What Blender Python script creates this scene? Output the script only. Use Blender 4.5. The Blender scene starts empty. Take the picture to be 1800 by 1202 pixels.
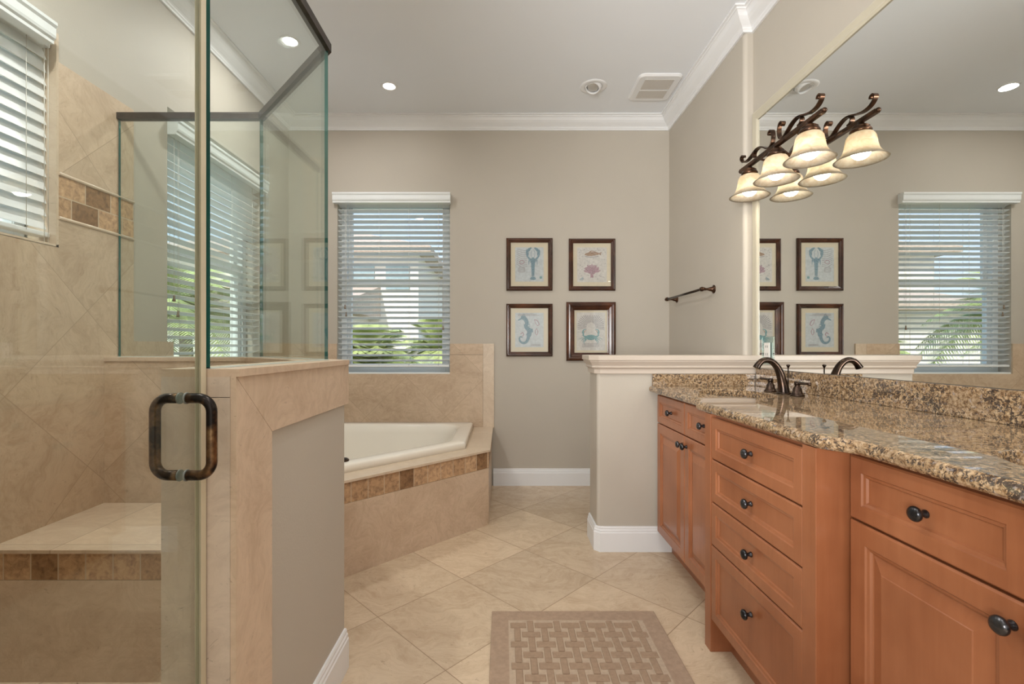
import bpy, bmesh, math, random
from mathutils import Vector, Matrix

# ------------------------------------------------------------------ camera, sky, sun, exposure
S = bpy.context.scene
COL = S.collection
R = math.radians
H = 1.125                                   # eye height
FPX, CX, CY = 820.0, 884.0, 610.0           # focal length and vanishing point for an 1800 x 1202 frame

cam_data = bpy.data.cameras.new('camera')
cam_data.sensor_width = 36.0
cam_data.lens = FPX / 1800 * 36
cam_data.shift_x = (900 - CX) / 1800
cam_data.shift_y = (CY - 601) / 1800
cam_data.clip_start = 0.02
cam_data.clip_end = 300
cam = bpy.data.objects.new('camera', cam_data)
COL.objects.link(cam)
cam.location = (0, 0, H)
cam.rotation_euler = (R(90), 0, 0)
S.camera = cam

S.view_settings.view_transform = 'Standard'
S.view_settings.look = 'None'
S.view_settings.gamma = 1
S.view_settings.use_curve_mapping = False
S.view_settings.exposure = 0.66

world = bpy.data.worlds.new('sky')
S.world = world
world.use_nodes = True
wn, wl = world.node_tree.nodes, world.node_tree.links
wn.clear()
w_out = wn.new('ShaderNodeOutputWorld')
w_bg = wn.new('ShaderNodeBackground')
w_tc = wn.new('ShaderNodeTexCoord')
w_sep = wn.new('ShaderNodeSeparateXYZ')
w_ramp = wn.new('ShaderNodeValToRGB')
w_ramp.color_ramp.elements[0].position = 0.0
w_ramp.color_ramp.elements[0].color = (0.80, 0.88, 0.97, 1)
w_ramp.color_ramp.elements[1].position = 0.55
w_ramp.color_ramp.elements[1].color = (0.36, 0.58, 0.92, 1)
wl.new(w_tc.outputs['Generated'], w_sep.inputs[0])
wl.new(w_sep.outputs['Z'], w_ramp.inputs[0])
# sky brightened towards the sun side (-Y), fill for the added front opening
w_neg = wn.new('ShaderNodeMath'); w_neg.operation = 'MULTIPLY'; w_neg.inputs[1].default_value = -1
wl.new(w_sep.outputs['Y'], w_neg.inputs[0])
w_glow = wn.new('ShaderNodeMapRange')
w_glow.inputs['From Min'].default_value = 0.15
w_glow.inputs['From Max'].default_value = 0.95
w_glow.inputs['To Min'].default_value = 0.85
w_glow.inputs['To Max'].default_value = 1.2
w_glow.interpolation_type = 'SMOOTHSTEP'
wl.new(w_neg.outputs[0], w_glow.inputs['Value'])
w_mix = wn.new('ShaderNodeMixRGB')
w_mix.inputs[2].default_value = (1.0, 0.97, 0.94, 1)
w_fac = wn.new('ShaderNodeMapRange')
w_fac.inputs['From Min'].default_value = 0.15
w_fac.inputs['From Max'].default_value = 0.8
wl.new(w_neg.outputs[0], w_fac.inputs['Value'])
wl.new(w_fac.outputs[0], w_mix.inputs[0])
wl.new(w_ramp.outputs[0], w_mix.inputs[1])
wl.new(w_mix.outputs[0], w_bg.inputs['Color'])
wl.new(w_glow.outputs[0], w_bg.inputs['Strength'])
wl.new(w_bg.outputs[0], w_out.inputs[0])

sun_d = bpy.data.lights.new('sun', 'SUN')
sun_d.energy = 3.0
sun_d.angle = R(0.6)
sun_d.color = (1.0, 0.95, 0.87)
sun = bpy.data.objects.new('sun', sun_d)
COL.objects.link(sun)
sun.rotation_euler = (R(42), R(6), R(-22))

CAN_W = 1.0                                  # scale of the lit ceiling downlights (watts are set per lamp)
BULB_E = 22.0                                 # radiance of the vanity bulbs


def portal(name, loc, rot, sx, sy):
    d = bpy.data.lights.new(name, 'AREA')
    d.shape = 'RECTANGLE'; d.size = sx; d.size_y = sy
    d.cycles.is_portal = True
    o = bpy.data.objects.new(name, d)
    COL.objects.link(o)
    o.location = loc; o.rotation_euler = rot


ZC = 2.985                                   # ceiling
YB, XL, XR, XN, YN, YF = 3.80, -1.745, 1.405, 1.355, 2.62, -1.90
portal('daylight_back_window', (-0.89, YB + 0.17, 1.64), (R(-90), 0, 0), 0.92, 1.47)
portal('daylight_left_window', (XL - 0.17, 2.89, 1.64), (0, R(-90), 0), 1.47, 0.93)
portal('fill_front_opening', (-0.1, YF - 0.14, 1.25), (R(90), 0, 0), 2.6, 2.2)  # sky portal of the added opening behind the camera

# added fill light, unseen behind the camera, brightening the far ceiling and upper walls
fl = bpy.data.lights.new('fill_light', 'AREA')
fl.shape = 'SQUARE'; fl.size = 1.0; fl.energy = 27.0; fl.spread = R(82)
fl.color = (1.0, 0.985, 0.97)
flo = bpy.data.objects.new('fill_light', fl)
COL.objects.link(flo)
flo.location = (-1.10, -1.30, 1.30)
flo.rotation_euler = (Vector((0.8, 3.3, 2.7)) - flo.location).to_track_quat('-Z', 'Y').to_euler()

S.cycles.use_denoising = True
S.cycles.max_bounces = 12
S.cycles.diffuse_bounces = 6
S.cycles.glossy_bounces = 6
S.cycles.transparent_max_bounces = 24
S.cycles.transmission_bounces = 8
S.cycles.caustics_reflective = True      # the big mirror throws the room's light back to the shower side
S.cycles.caustics_refractive = False
S.cycles.sample_clamp_indirect = 6.0


# ------------------------------------------------------------------ helpers
def srgb(r, g, b):
    f = lambda c: (c / 255 / 12.92) if c / 255 <= 0.04045 else ((c / 255 + 0.055) / 1.055) ** 2.4
    return (f(r), f(g), f(b), 1)


class MB:
    """collects shapes in world space and links them as ONE mesh object"""
    def __init__(self):
        self.bm = bmesh.new()

    def face(self, vs, mi=0, smooth=False):
        try:
            f = self.bm.faces.new(vs)
            f.material_index = mi
            f.smooth = smooth
            return f
        except ValueError:
            return None

    def box(self, x0, x1, y0, y1, z0, z1, bevel=0, mi=0, seg=2):
        v = [self.bm.verts.new((x, y, z)) for x in (x0, x1) for y in (y0, y1) for z in (z0, z1)]
        fs = []
        for q in ((0, 1, 3, 2), (4, 6, 7, 5), (0, 4, 5, 1), (2, 3, 7, 6), (0, 2, 6, 4), (1, 5, 7, 3)):
            fs.append(self.face([v[i] for i in q], mi))
        if bevel:
            es = list({e for f in fs for e in f.edges})
            bmesh.ops.bevel(self.bm, geom=es, offset=bevel, segments=seg, affect='EDGES', profile=0.6)
        return v

    def obox(self, c, ux, uy, uz, hx, hy, hz, bevel=0, mi=0):
        v = []
        for a in (-1, 1):
            for b in (-1, 1):
                for d in (-1, 1):
                    v.append(self.bm.verts.new(Vector(c) + Vector(ux) * a * hx + Vector(uy) * b * hy + Vector(uz) * d * hz))
        fs = []
        for q in ((0, 1, 3, 2), (4, 6, 7, 5), (0, 4, 5, 1), (2, 3, 7, 6), (0, 2, 6, 4), (1, 5, 7, 3)):
            fs.append(self.face([v[i] for i in q], mi))
        if bevel:
            es = list({e for f in fs for e in f.edges})
            bmesh.ops.bevel(self.bm, geom=es, offset=bevel, segments=2, affect='EDGES', profile=0.6)

    def loops(self, rings, closed=True, caps=(True, True), smooth=False, mi=0):
        """rings: lists of 3D points of equal length, bridged one to the next"""
        rv = [[self.bm.verts.new(p) for p in r] for r in rings]
        n = len(rv[0])
        for a, b in zip(rv, rv[1:]):
            for i in range(n if closed else n - 1):
                j = (i + 1) % n
                self.face([a[i], a[j], b[j], b[i]], mi, smooth)
        if caps[0]:
            self.face(rv[0][::-1], mi)
        if caps[1]:
            self.face(rv[-1], mi)
        return rv

    def prism(self, poly, z0, z1, mi=0):
        self.loops([[(x, y, z0) for x, y in poly], [(x, y, z1) for x, y in poly]], mi=mi)

    def lathe(self, origin, axis, prof, seg=24, smooth=True, caps=(True, True), mi=0, sx=1.0):
        a = Vector(axis).normalized()
        t = Vector((0, 0, 1)) if abs(a.z) < 0.9 else Vector((1, 0, 0))
        u = a.cross(t).normalized()
        w = a.cross(u)
        o = Vector(origin)
        rings = []
        for r, h in prof:
            r = max(r, 1e-4)
            rings.append([o + a * h + (u * math.cos(2 * math.pi * k / seg) * sx + w * math.sin(2 * math.pi * k / seg)) * r for k in range(seg)])
        self.loops(rings, caps=caps, smooth=smooth, mi=mi)

    def tube(self, pts, rad, seg=12, smooth=True, mi=0, closed=False):
        pts = [Vector(p) for p in pts]
        n = len(pts)
        if not hasattr(rad, '__len__'):
            rad = [rad] * n
        tang = []
        for i in range(n):
            if closed:
                d = pts[(i + 1) % n] - pts[(i - 1) % n]
            else:
                d = pts[min(i + 1, n - 1)] - pts[max(i - 1, 0)]
            tang.append(d.normalized())
        ref = Vector((0, 0, 1)) if abs(tang[0].z) < 0.9 else Vector((1, 0, 0))
        u = tang[0].cross(ref).normalized()
        rings = []
        for i in range(n):
            u = (u - tang[i] * u.dot(tang[i])).normalized()
            w = tang[i].cross(u)
            rings.append([pts[i] + (u * math.cos(2 * math.pi * k / seg) + w * math.sin(2 * math.pi * k / seg)) * rad[i] for k in range(seg)])
        if closed:
            rings.append(rings[0])
            self.loops(rings, caps=(False, False), smooth=smooth, mi=mi)
        else:
            self.loops(rings, smooth=smooth, mi=mi)

    def ribbon(self, pts, side, width, thick):
        """flat strap: pts swept, side = direction of its width"""
        pts = [Vector(p) for p in pts]
        s = Vector(side).normalized()
        rings = []
        for i, p in enumerate(pts):
            d = (pts[min(i + 1, len(pts) - 1)] - pts[max(i - 1, 0)]).normalized()
            nrm = d.cross(s).normalized()
            rings.append([p + s * width / 2 + nrm * thick / 2, p - s * width / 2 + nrm * thick / 2,
                          p - s * width / 2 - nrm * thick / 2, p + s * width / 2 - nrm * thick / 2])
        self.loops(rings)

    def sphere(self, c, r, seg=20, rings=12, sz=1.0):
        c = Vector(c)
        prof = [(r * math.sin(math.pi * k / rings), -r * sz * math.cos(math.pi * k / rings)) for k in range(rings + 1)]
        self.lathe(c, (0, 0, 1), prof, seg)

    def build(self, name, mats, parent=None, uv=None):
        bm = self.bm
        bmesh.ops.recalc_face_normals(bm, faces=bm.faces[:])
        if uv:
            lay = bm.loops.layers.uv.new('UVMap')
            for f in bm.faces:
                for l in f.loops:
                    l[lay].uv = uv(l.vert.co, f.normal)
        me = bpy.data.meshes.new(name)
        bm.to_mesh(me)
        bm.free()
        for m in (mats if isinstance(mats, (list, tuple)) else [mats]):
            me.materials.append(m)
        o = bpy.data.objects.new(name, me)
        COL.objects.link(o)
        if parent is not None:
            o.parent = parent
            o.matrix_parent_inverse = base_matrix(parent).inverted()
        return o


def base_matrix(o):
    m = Matrix.Translation(o.location)
    if o.parent is not None:
        m = base_matrix(o.parent) @ o.matrix_parent_inverse @ m
    return m


def thing(name, label, cat, loc, group=None):
    o = bpy.data.objects.new(name, None)
    o.empty_display_size = 0.05
    COL.objects.link(o)
    o.location = loc
    o['label'] = label
    o['category'] = cat
    if group:
        o['group'] = group
    return o


def tag(o, label, cat, group=None):
    o['label'] = label
    o['category'] = cat
    if group:
        o['group'] = group
    return o


def struct(o, label=None, cat=None):
    o['kind'] = 'structure'
    if label:
        o['label'] = label
    if cat:
        o['category'] = cat
    return o


def offset_poly(poly, d, mult=None):
    """move each edge of a CCW polygon inwards by d * mult[edge]"""
    n = len(poly)
    mult = mult or [1] * n
    lines = []
    for i in range(n):
        a, b = Vector(poly[i]), Vector(poly[(i + 1) % n])
        t = (b - a).normalized()
        nrm = Vector((-t.y, t.x))
        lines.append((a + nrm * d * mult[i], t))
    out = []
    for i in range(n):
        p, t = lines[i - 1]
        q, s = lines[i]
        den = t.x * s.y - t.y * s.x
        if abs(den) < 1e-6:
            out.append((q.x, q.y))
        else:
            k = ((q.x - p.x) * s.y - (q.y - p.y) * s.x) / den
            out.append((p.x + t.x * k, p.y + t.y * k))
    return out


def fillet(poly, rad, n=5):
    out = []
    m = len(poly)
    if not hasattr(rad, '__len__'):
        rad = [rad] * m
    for i in range(m):
        p, a, b = Vector(poly[i]), Vector(poly[i - 1]), Vector(poly[(i + 1) % m])
        r = rad[i]
        if r <= 0:
            out.append((p.x, p.y)); continue
        u, v = (a - p).normalized(), (b - p).normalized()
        ang = u.angle(v)
        t = min(r / math.tan(ang / 2), (a - p).length * 0.49, (b - p).length * 0.49)
        r2 = t * math.tan(ang / 2)
        c = p + (u + v).normalized() * (r2 / math.sin(ang / 2))
        s, e = p + u * t - c, p + v * t - c
        tot = s.angle_signed(e) if s.length > 0 else 0
        for k in range(n + 1):
            th = -tot * k / n
            q = c + Vector((s.x * math.cos(th) - s.y * math.sin(th), s.x * math.sin(th) + s.y * math.cos(th)))
            out.append((q.x, q.y))
    return out


def stack(mb, poly, prof, mult=None, caps=(True, True), smooth=False):
    """prof: (outward offset, z) rings of a CCW polygon"""
    mb.loops([[(x, y, z) for x, y in offset_poly(poly, -d, mult)] for d, z in prof], caps=caps, smooth=smooth)


def sweep(mb, path, prof, closed=False):
    """prof: (offset to the left of the path, z)"""
    n = len(path)
    P = [Vector(p) for p in path]
    rings = []
    for i in range(n):
        if closed or 0 < i < n - 1:
            t0 = (P[i] - P[i - 1]).normalized()
            t1 = (P[(i + 1) % n] - P[i]).normalized()
            n0, n1 = Vector((-t0.y, t0.x)), Vector((-t1.y, t1.x))
            m = (n0 + n1).normalized()
            m = m / max(m.dot(n0), 0.2)
        else:
            t = (P[1] - P[0]).normalized() if i == 0 else (P[-1] - P[-2]).normalized()
            m = Vector((-t.y, t.x))
        rings.append([(P[i].x + m.x * d, P[i].y + m.y * d, z) for d, z in prof])
    if closed:
        rings.append(rings[0])
    mb.loops(rings, caps=(not closed, not closed))


def ellipse(cx, cy, rx, ry, n=40):
    return [(cx + rx * math.cos(2 * math.pi * k / n), cy + ry * math.sin(2 * math.pi * k / n)) for k in range(n)]


def smooth_path(pts, n=6):
    """Catmull-Rom through 3D points"""
    P = [Vector(p) for p in pts]
    out = []
    for i in range(len(P) - 1):
        a, b, c, d = P[max(i - 1, 0)], P[i], P[i + 1], P[min(i + 2, len(P) - 1)]
        for k in range(n):
            t = k / n
            out.append(0.5 * ((2 * b) + (c - a) * t + (2 * a - 5 * b + 4 * c - d) * t * t + (3 * b - a - 3 * c + d) * t ** 3))
    out.append(P[-1])
    return out


# ------------------------------------------------------------------ materials
class NT:
    def __init__(self, name):
        self.m = bpy.data.materials.new(name)
        self.m.use_nodes = True
        self.t = self.m.node_tree
        self.b = self.t.nodes['Principled BSDF']
        self.out = self.t.nodes['Material Output']

    def n(self, typ, **kw):
        nd = self.t.nodes.new(typ)
        for k, v in kw.items():
            setattr(nd, k, v)
        return nd

    def l(self, a, b):
        self.t.links.new(a, b)

    def pos(self):
        return self.n('ShaderNodeNewGeometry').outputs['Position']

    def val(self, sock, v):
        if isinstance(v, (int, float)):
            sock.default_value = v
        else:
            self.l(v, sock)

    def math(self, op, a, b=0.0):
        nd = self.n('ShaderNodeMath', operation=op)
        self.val(nd.inputs[0], a)
        self.val(nd.inputs[1], b)
        return nd.outputs[0]

    def noise(self, vec, scale, detail=3, rough=0.5, dist=0.0):
        nd = self.n('ShaderNodeTexNoise')
        nd.inputs['Scale'].default_value = scale
        nd.inputs['Detail'].default_value = detail
        nd.inputs['Roughness'].default_value = rough
        nd.inputs['Distortion'].default_value = dist
        self.l(vec, nd.inputs['Vector'])
        return nd.outputs['Fac']

    def scale(self, vec, s):
        nd = self.n('ShaderNodeVectorMath', operation='MULTIPLY')
        self.l(vec, nd.inputs[0])
        nd.inputs[1].default_value = s
        return nd.outputs[0]

    def ramp(self, fac, stops):
        nd = self.n('ShaderNodeValToRGB')
        cr = nd.color_ramp
        while len(cr.elements) < len(stops):
            cr.elements.new(0.5)
        for e, (p, c) in zip(cr.elements, stops):
            e.position = p
            e.color = c if len(c) == 4 else (*c, 1)
        self.l(fac, nd.inputs[0])
        return nd.outputs[0]

    def mix(self, fac, a, b, mode='MIX'):
        nd = self.n('ShaderNodeMixRGB', blend_type=mode)
        for s, v in zip(nd.inputs, (fac, a, b)):
            if isinstance(v, (int, float)):
                s.default_value = v
            elif isinstance(v, tuple):
                s.default_value = v
            else:
                self.l(v, s)
        return nd.outputs[0]

    def bump(self, height, strength=0.2, dist=0.01):
        nd = self.n('ShaderNodeBump')
        nd.inputs['Strength'].default_value = strength
        nd.inputs['Distance'].default_value = dist
        self.l(height, nd.inputs['Height'])
        self.l(nd.outputs[0], self.b.inputs['Normal'])

    def set(self, rough=0.5, metal=0.0, spec=None, coat=None):
        self.b.inputs['Roughness'].default_value = rough
        self.b.inputs['Metallic'].default_value = metal
        if spec is not None:
            self.b.inputs['Specular IOR Level'].default_value = spec
        if coat is not None:
            self.b.inputs['Coat Weight'].default_value = coat
            self.b.inputs['Coat Roughness'].default_value = 0.15


def plain(name, col, rough=0.5, metal=0.0, var=0.04, scale=8.0, spec=None, bump=0.0, bscale=200.0):
    t = NT(name)
    p = t.pos()
    f = t.noise(p, scale, 3)
    a = tuple(c * (1 - var) for c in col[:3]) + (1,)
    b = tuple(min(1, c * (1 + var)) for c in col[:3]) + (1,)
    t.l(t.ramp(f, [(0.3, a), (0.7, b)]), t.b.inputs['Base Color'])
    t.set(rough, metal, spec)
    if bump:
        t.bump(t.noise(p, bscale, 3), bump, 0.004)
    return t.m


def glass_mat(name, tint, refl=1.0):
    t = NT(name)
    tr = t.n('ShaderNodeBsdfTransparent')
    tr.inputs[0].default_value = tint
    gl = t.n('ShaderNodeBsdfGlossy')
    gl.inputs['Roughness'].default_value = 0.0
    gl.inputs['Color'].default_value = (0.95, 1.0, 0.98, 1)
    lw = t.n('ShaderNodeLayerWeight')
    lw.inputs['Blend'].default_value = 0.5
    f5 = t.math('POWER', lw.outputs['Facing'], 5.0)
    f = t.math('ADD', t.math('MULTIPLY', f5, 0.96), 0.045)
    f = t.math('MULTIPLY', f, refl)
    mx = t.n('ShaderNodeMixShader')
    t.l(f, mx.inputs[0])
    t.l(tr.outputs[0], mx.inputs[1])
    t.l(gl.outputs[0], mx.inputs[2])
    t.l(mx.outputs[0], t.out.inputs[0])
    return t.m


def travertine(name, size=0.4572, grout=0.004, light=(0.60, 0.475, 0.345), dark=(0.44, 0.315, 0.205), rough=0.32,
               grid=True, var=0.25, vein=1.0, gcol=(0.34, 0.25, 0.17), aspect=1.0, half=False):
    """stone tiles; with grid=True the UV map (metres, already turned to the tile grid) places the joints"""
    t = NT(name)
    p = t.pos()
    if grid:
        uv = t.n('ShaderNodeUVMap').outputs[0]
        sp = t.n('ShaderNodeSeparateXYZ')
        t.l(uv, sp.inputs[0])
        v = t.math('DIVIDE', sp.outputs[1], size)
        u = t.math('DIVIDE', sp.outputs[0], size * aspect)
        cv = t.math('FLOOR', v)
        if half:
            u = t.math('ADD', u, t.math('MULTIPLY', t.math('MODULO', cv, 2.0), 0.5))
        cu = t.math('FLOOR', u)
        cmb = t.n('ShaderNodeCombineXYZ')
        t.l(cu, cmb.inputs[0]); t.l(cv, cmb.inputs[1])
        wn_ = t.n('ShaderNodeTexWhiteNoise', noise_dimensions='3D')
        t.l(cmb.outputs[0], wn_.inputs[0])
        off = t.n('ShaderNodeVectorMath', operation='MULTIPLY_ADD')
        t.l(wn_.outputs['Color'], off.inputs[0])
        off.inputs[1].default_value = (7, 7, 7)
        t.l(p, off.inputs[2])
        q = off.outputs[0]
    else:
        q = p
    warp = t.n('ShaderNodeTexNoise')
    warp.inputs['Scale'].default_value = 3.2
    warp.inputs['Detail'].default_value = 3
    t.l(q, warp.inputs['Vector'])
    wv = t.n('ShaderNodeVectorMath', operation='MULTIPLY_ADD')
    t.l(warp.outputs['Color'], wv.inputs[0])
    wv.inputs[1].default_value = (0.45, 0.45, 0.45)
    t.l(q, wv.inputs[2])
    st = t.n('ShaderNodeMapping')
    st.inputs['Rotation'].default_value = (0.3, 0.2, 0.6)
    st.inputs['Scale'].default_value = (1.0, 3.2, 2.0)
    t.l(wv.outputs[0], st.inputs[0])
    f1 = t.noise(st.outputs[0], 3.0, 7, 0.62)
    f2 = t.noise(wv.outputs[0], 22.0, 5, 0.65)
    f3 = t.noise(t.scale(wv.outputs[0], (6.0, 26.0, 14.0)), 2.2, 5, 0.7)
    f = t.math('ADD', t.math('ADD', t.math('MULTIPLY', f1, 0.44 * vein), t.math('MULTIPLY', f2, 0.24)), t.math('MULTIPLY', f3, 0.34))
    mid = tuple((a + b) / 2 for a, b in zip(light, dark))
    col = t.ramp(f, [(0.30, (*dark, 1)), (0.45, (*mid, 1)), (0.56, (*light, 1)), (0.72, (*[min(1, c * 1.10) for c in light], 1))])
    vn = t.noise(st.outputs[0], 2.4, 4, 0.55, 0.8)
    vm = t.math('LESS_THAN', t.math('ABSOLUTE', t.math('SUBTRACT', vn, 0.5)), 0.006)
    col = t.mix(t.math('MULTIPLY', vm, 0.22), col, (*dark, 1))
    pits = t.noise(st.outputs[0], 34.0, 4, 0.7)
    pit_m = t.ramp(pits, [(0.625, (0, 0, 0, 1)), (0.70, (1, 1, 1, 1))])
    col = t.mix(t.math('MULTIPLY', pit_m, 0.50), col, tuple(c * 0.55 for c in dark) + (1,))
    if grid:
        sh = t.math('ADD', t.math('MULTIPLY', wn_.outputs['Value'], var), 1 - var * 0.5)
        cc = t.n('ShaderNodeCombineXYZ')
        for i in range(3):
            t.l(sh, cc.inputs[i])
        col = t.mix(1.0, col, cc.outputs[0], 'MULTIPLY')
        g = grout / size / 2
        fu = t.math('ABSOLUTE', t.math('SUBTRACT', t.math('SUBTRACT', u, cu), 0.5))
        fv = t.math('ABSOLUTE', t.math('SUBTRACT', t.math('SUBTRACT', v, cv), 0.5))
        mk = t.math('MAXIMUM', t.math('GREATER_THAN', fu, 0.5 - g / aspect), t.math('GREATER_THAN', fv, 0.5 - g))
        col = t.mix(mk, col, (*gcol, 1))
    t.l(col, t.b.inputs['Base Color'])
    t.set(rough, 0, 0.4)
    t.bump(f2, 0.05, 0.003)
    return t.m


def tumbled(name, grid_u, grid_v, rows):
    """small tumbled stones, each its own tone; UV in metres"""
    t = NT(name)
    p = t.pos()
    uv = t.n('ShaderNodeUVMap').outputs[0]
    sp = t.n('ShaderNodeSeparateXYZ')
    t.l(uv, sp.inputs[0])
    v = t.math('DIVIDE', sp.outputs[1], grid_v)
    cv = t.math('FLOOR', v)
    u = t.math('DIVIDE', sp.outputs[0], grid_u)
    if rows > 1:
        u = t.math('ADD', u, t.math('MULTIPLY', t.math('MODULO', cv, 2.0), 0.5))
    cu = t.math('FLOOR', u)
    cmb = t.n('ShaderNodeCombineXYZ')
    t.l(cu, cmb.inputs[0]); t.l(cv, cmb.inputs[1])
    w = t.n('ShaderNodeTexWhiteNoise', noise_dimensions='3D')
    t.l(cmb.outputs[0], w.inputs[0])
    base = t.ramp(w.outputs['Value'], [(0.0, (0.17, 0.105, 0.06, 1)), (0.26, (0.28, 0.19, 0.115, 1)), (0.44, (0.47, 0.35, 0.24, 1)), (1.0, (0.56, 0.44, 0.32, 1))])
    n1 = t.noise(p, 45.0, 6, 0.65, 0.6)
    col = t.mix(0.65, base, t.ramp(n1, [(0.32, (0.18, 0.10, 0.05, 1)), (0.5, (0.5, 0.38, 0.26, 1)), (0.72, (0.74, 0.62, 0.48, 1))]), 'OVERLAY')
    fu = t.math('ABSOLUTE', t.math('SUBTRACT', t.math('SUBTRACT', u, cu), 0.5))
    fv = t.math('ABSOLUTE', t.math('SUBTRACT', t.math('SUBTRACT', v, cv), 0.5))
    mk = t.math('MAXIMUM', t.math('GREATER_THAN', fu, 0.5 - 0.0022 / grid_u), t.math('GREATER_THAN', fv, 0.5 - 0.0022 / grid_v))
    col = t.mix(mk, col, (0.52, 0.41, 0.29, 1))
    t.l(col, t.b.inputs['Base Color'])
    t.set(0.55, 0, 0.3)
    t.bump(n1, 0.25, 0.004)
    return t.m


def granite(name):
    t = NT(name)
    p = t.pos()
    big = t.noise(p, 11.0, 4, 0.6, 0.6)
    n1 = t.noise(p, 92.0, 6, 0.70, 0.4)
    base = t.ramp(n1, [(0.32, (0.070, 0.045, 0.028, 1)), (0.42, (0.21, 0.135, 0.075, 1)), (0.50, (0.37, 0.27, 0.165, 1)), (0.60, (0.50, 0.39, 0.265, 1)), (0.74, (0.60, 0.52, 0.41, 1))])
    base = t.mix(0.40, base, t.ramp(big, [(0.36, (0.24, 0.17, 0.11, 1)), (0.6, (0.66, 0.57, 0.44, 1))]), 'OVERLAY')
    n2 = t.noise(p, 110.0, 6, 0.72, 1.0)
    clump = t.math('ADD', t.math('MULTIPLY', n2, 0.68), t.math('MULTIPLY', big, 0.32))
    blk = t.ramp(clump, [(0.508, (0, 0, 0, 1)), (0.540, (1, 1, 1, 1))])
    col = t.mix(t.math('MULTIPLY', blk, 0.88), base, (0.026, 0.022, 0.024, 1))
    n3 = t.noise(p, 70.0, 4, 0.6, 0.4)
    gr = t.ramp(n3, [(0.60, (0, 0, 0, 1)), (0.67, (1, 1, 1, 1))])
    col = t.mix(t.math('MULTIPLY', gr, 0.55), col, (0.36, 0.335, 0.335, 1))
    t.l(col, t.b.inputs['Base Color'])
    t.set(0.02, 0, 0.5)
    t.b.inputs['IOR'].default_value = 1.6
    return t.m


def wood(name, c0, c1, c2, stretch=(14, 14, 1.2), rough=0.33):
    t = NT(name)
    p = t.pos()
    sv = t.scale(p, stretch)
    f1 = t.noise(sv, 3.0, 5, 0.6, 0.4)
    f2 = t.noise(p, 5.0, 3, 0.5)
    f = t.math('ADD', t.math('MULTIPLY', f1, 0.32), t.math('MULTIPLY', f2, 0.68))
    t.l(t.ramp(f, [(0.32, c0), (0.5, c1), (0.68, c2)]), t.b.inputs['Base Color'])
    t.set(rough, 0, 0.45, 0.25)
    return t.m


def bronze(name, dark, light, rough=0.32, scale=18):
    t = NT(name)
    p = t.pos()
    f = t.noise(p, scale, 4, 0.6)
    t.l(t.ramp(f, [(0.42, dark), (0.72, light)]), t.b.inputs['Base Color'])
    t.set(rough, 0.85)
    return t.m


def emit(name, col, strength):
    t = NT(name)
    e = t.n('ShaderNodeEmission')
    e.inputs[0].default_value = col
    e.inputs[1].default_value = strength
    t.l(e.outputs[0], t.out.inputs[0])
    return t.m


M = {}
M['wall'] = plain('wall_paint', (0.47, 0.43, 0.368), 0.6, var=0.015, scale=3, bump=0.10, bscale=160)
M['ceil'] = plain('ceiling_paint', (0.78, 0.81, 0.85), 0.7, var=0.01, scale=2)
M['trim'] = plain('trim_paint', (0.76, 0.77, 0.78), 0.4, var=0.01)
M['cap'] = plain('cap_trim_shaded', (0.54, 0.47, 0.40), 0.4, var=0.01)  # white trim darkened: the shade on its front is put into the colour
M['floor'] = travertine('floor_travertine', grout=0.0035, light=(0.63, 0.50, 0.36), dark=(0.47, 0.345, 0.23), rough=0.27, var=0.16)
M['tile'] = travertine('wall_travertine_diagonal', grout=0.0025, light=(0.58, 0.45, 0.325), dark=(0.42, 0.30, 0.20), rough=0.35, var=0.12, gcol=(0.40, 0.30, 0.21))
M['stone'] = travertine('travertine_slab', grid=False, light=(0.60, 0.465, 0.34), dark=(0.45, 0.325, 0.22), rough=0.35)
M['stone_pale'] = travertine('travertine_pale', grid=False, light=(0.64, 0.525, 0.40), dark=(0.53, 0.41, 0.295), rough=0.28, vein=0.9)
M['mosaic'] = tumbled('tumbled_stone_row', 0.092, 0.4, 1)
M['mosaic2'] = tumbled('tumbled_stone_bricks', 0.125, 0.095, 2)
M['granite'] = granite('granite')
M['wood'] = wood('maple_cabinet', srgb(138, 83, 52), srgb(152, 95, 62), srgb(163, 105, 71))
M['frame_wood'] = wood('picture_frame_wood', srgb(44, 24, 15), srgb(66, 36, 22), srgb(98, 56, 34), (3, 3, 3), 0.25)
M['bronze'] = bronze('dark_bronze', (0.030, 0.024, 0.021, 1), (0.075, 0.050, 0.036, 1), 0.30)
M['bronze_warm'] = bronze('oil_rubbed_bronze', (0.050, 0.028, 0.018, 1), (0.16, 0.075, 0.038, 1), 0.30)
M['faucet'] = bronze('faucet_bronze', (0.028, 0.020, 0.016, 1), (0.085, 0.050, 0.032, 1), 0.24)
M['rail'] = bronze('bronze_rail', (0.055, 0.045, 0.040, 1), (0.085, 0.07, 0.06, 1), 0.4)
M['knob'] = bronze('knob_bronze', (0.045, 0.045, 0.048, 1), (0.105, 0.105, 0.112, 1), 0.22)
M['glass'] = glass_mat('shower_glass', (0.955, 0.982, 0.968, 1))
M['pane'] = glass_mat('window_glass', (0.96, 0.98, 0.98, 1), 0.7)
M['picture_glass'] = glass_mat('picture_glass', (0.97, 0.98, 0.97, 1), 0.6)
M['glass_edge'] = plain('glass_edge', (0.003, 0.085, 0.075), 0.12, var=0.3, scale=3, spec=0.6)
M['seal'] = plain('clear_seal', (0.58, 0.52, 0.38), 0.25, var=0.06, spec=0.6)
M['vinyl'] = plain('window_vinyl', (0.72, 0.75, 0.75), 0.35, var=0.01)
M['slat'] = plain('blind_slat', (0.75, 0.78, 0.785), 0.35, var=0.01)
M['cord'] = plain('blind_cord', (0.62, 0.60, 0.55), 0.7)
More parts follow.
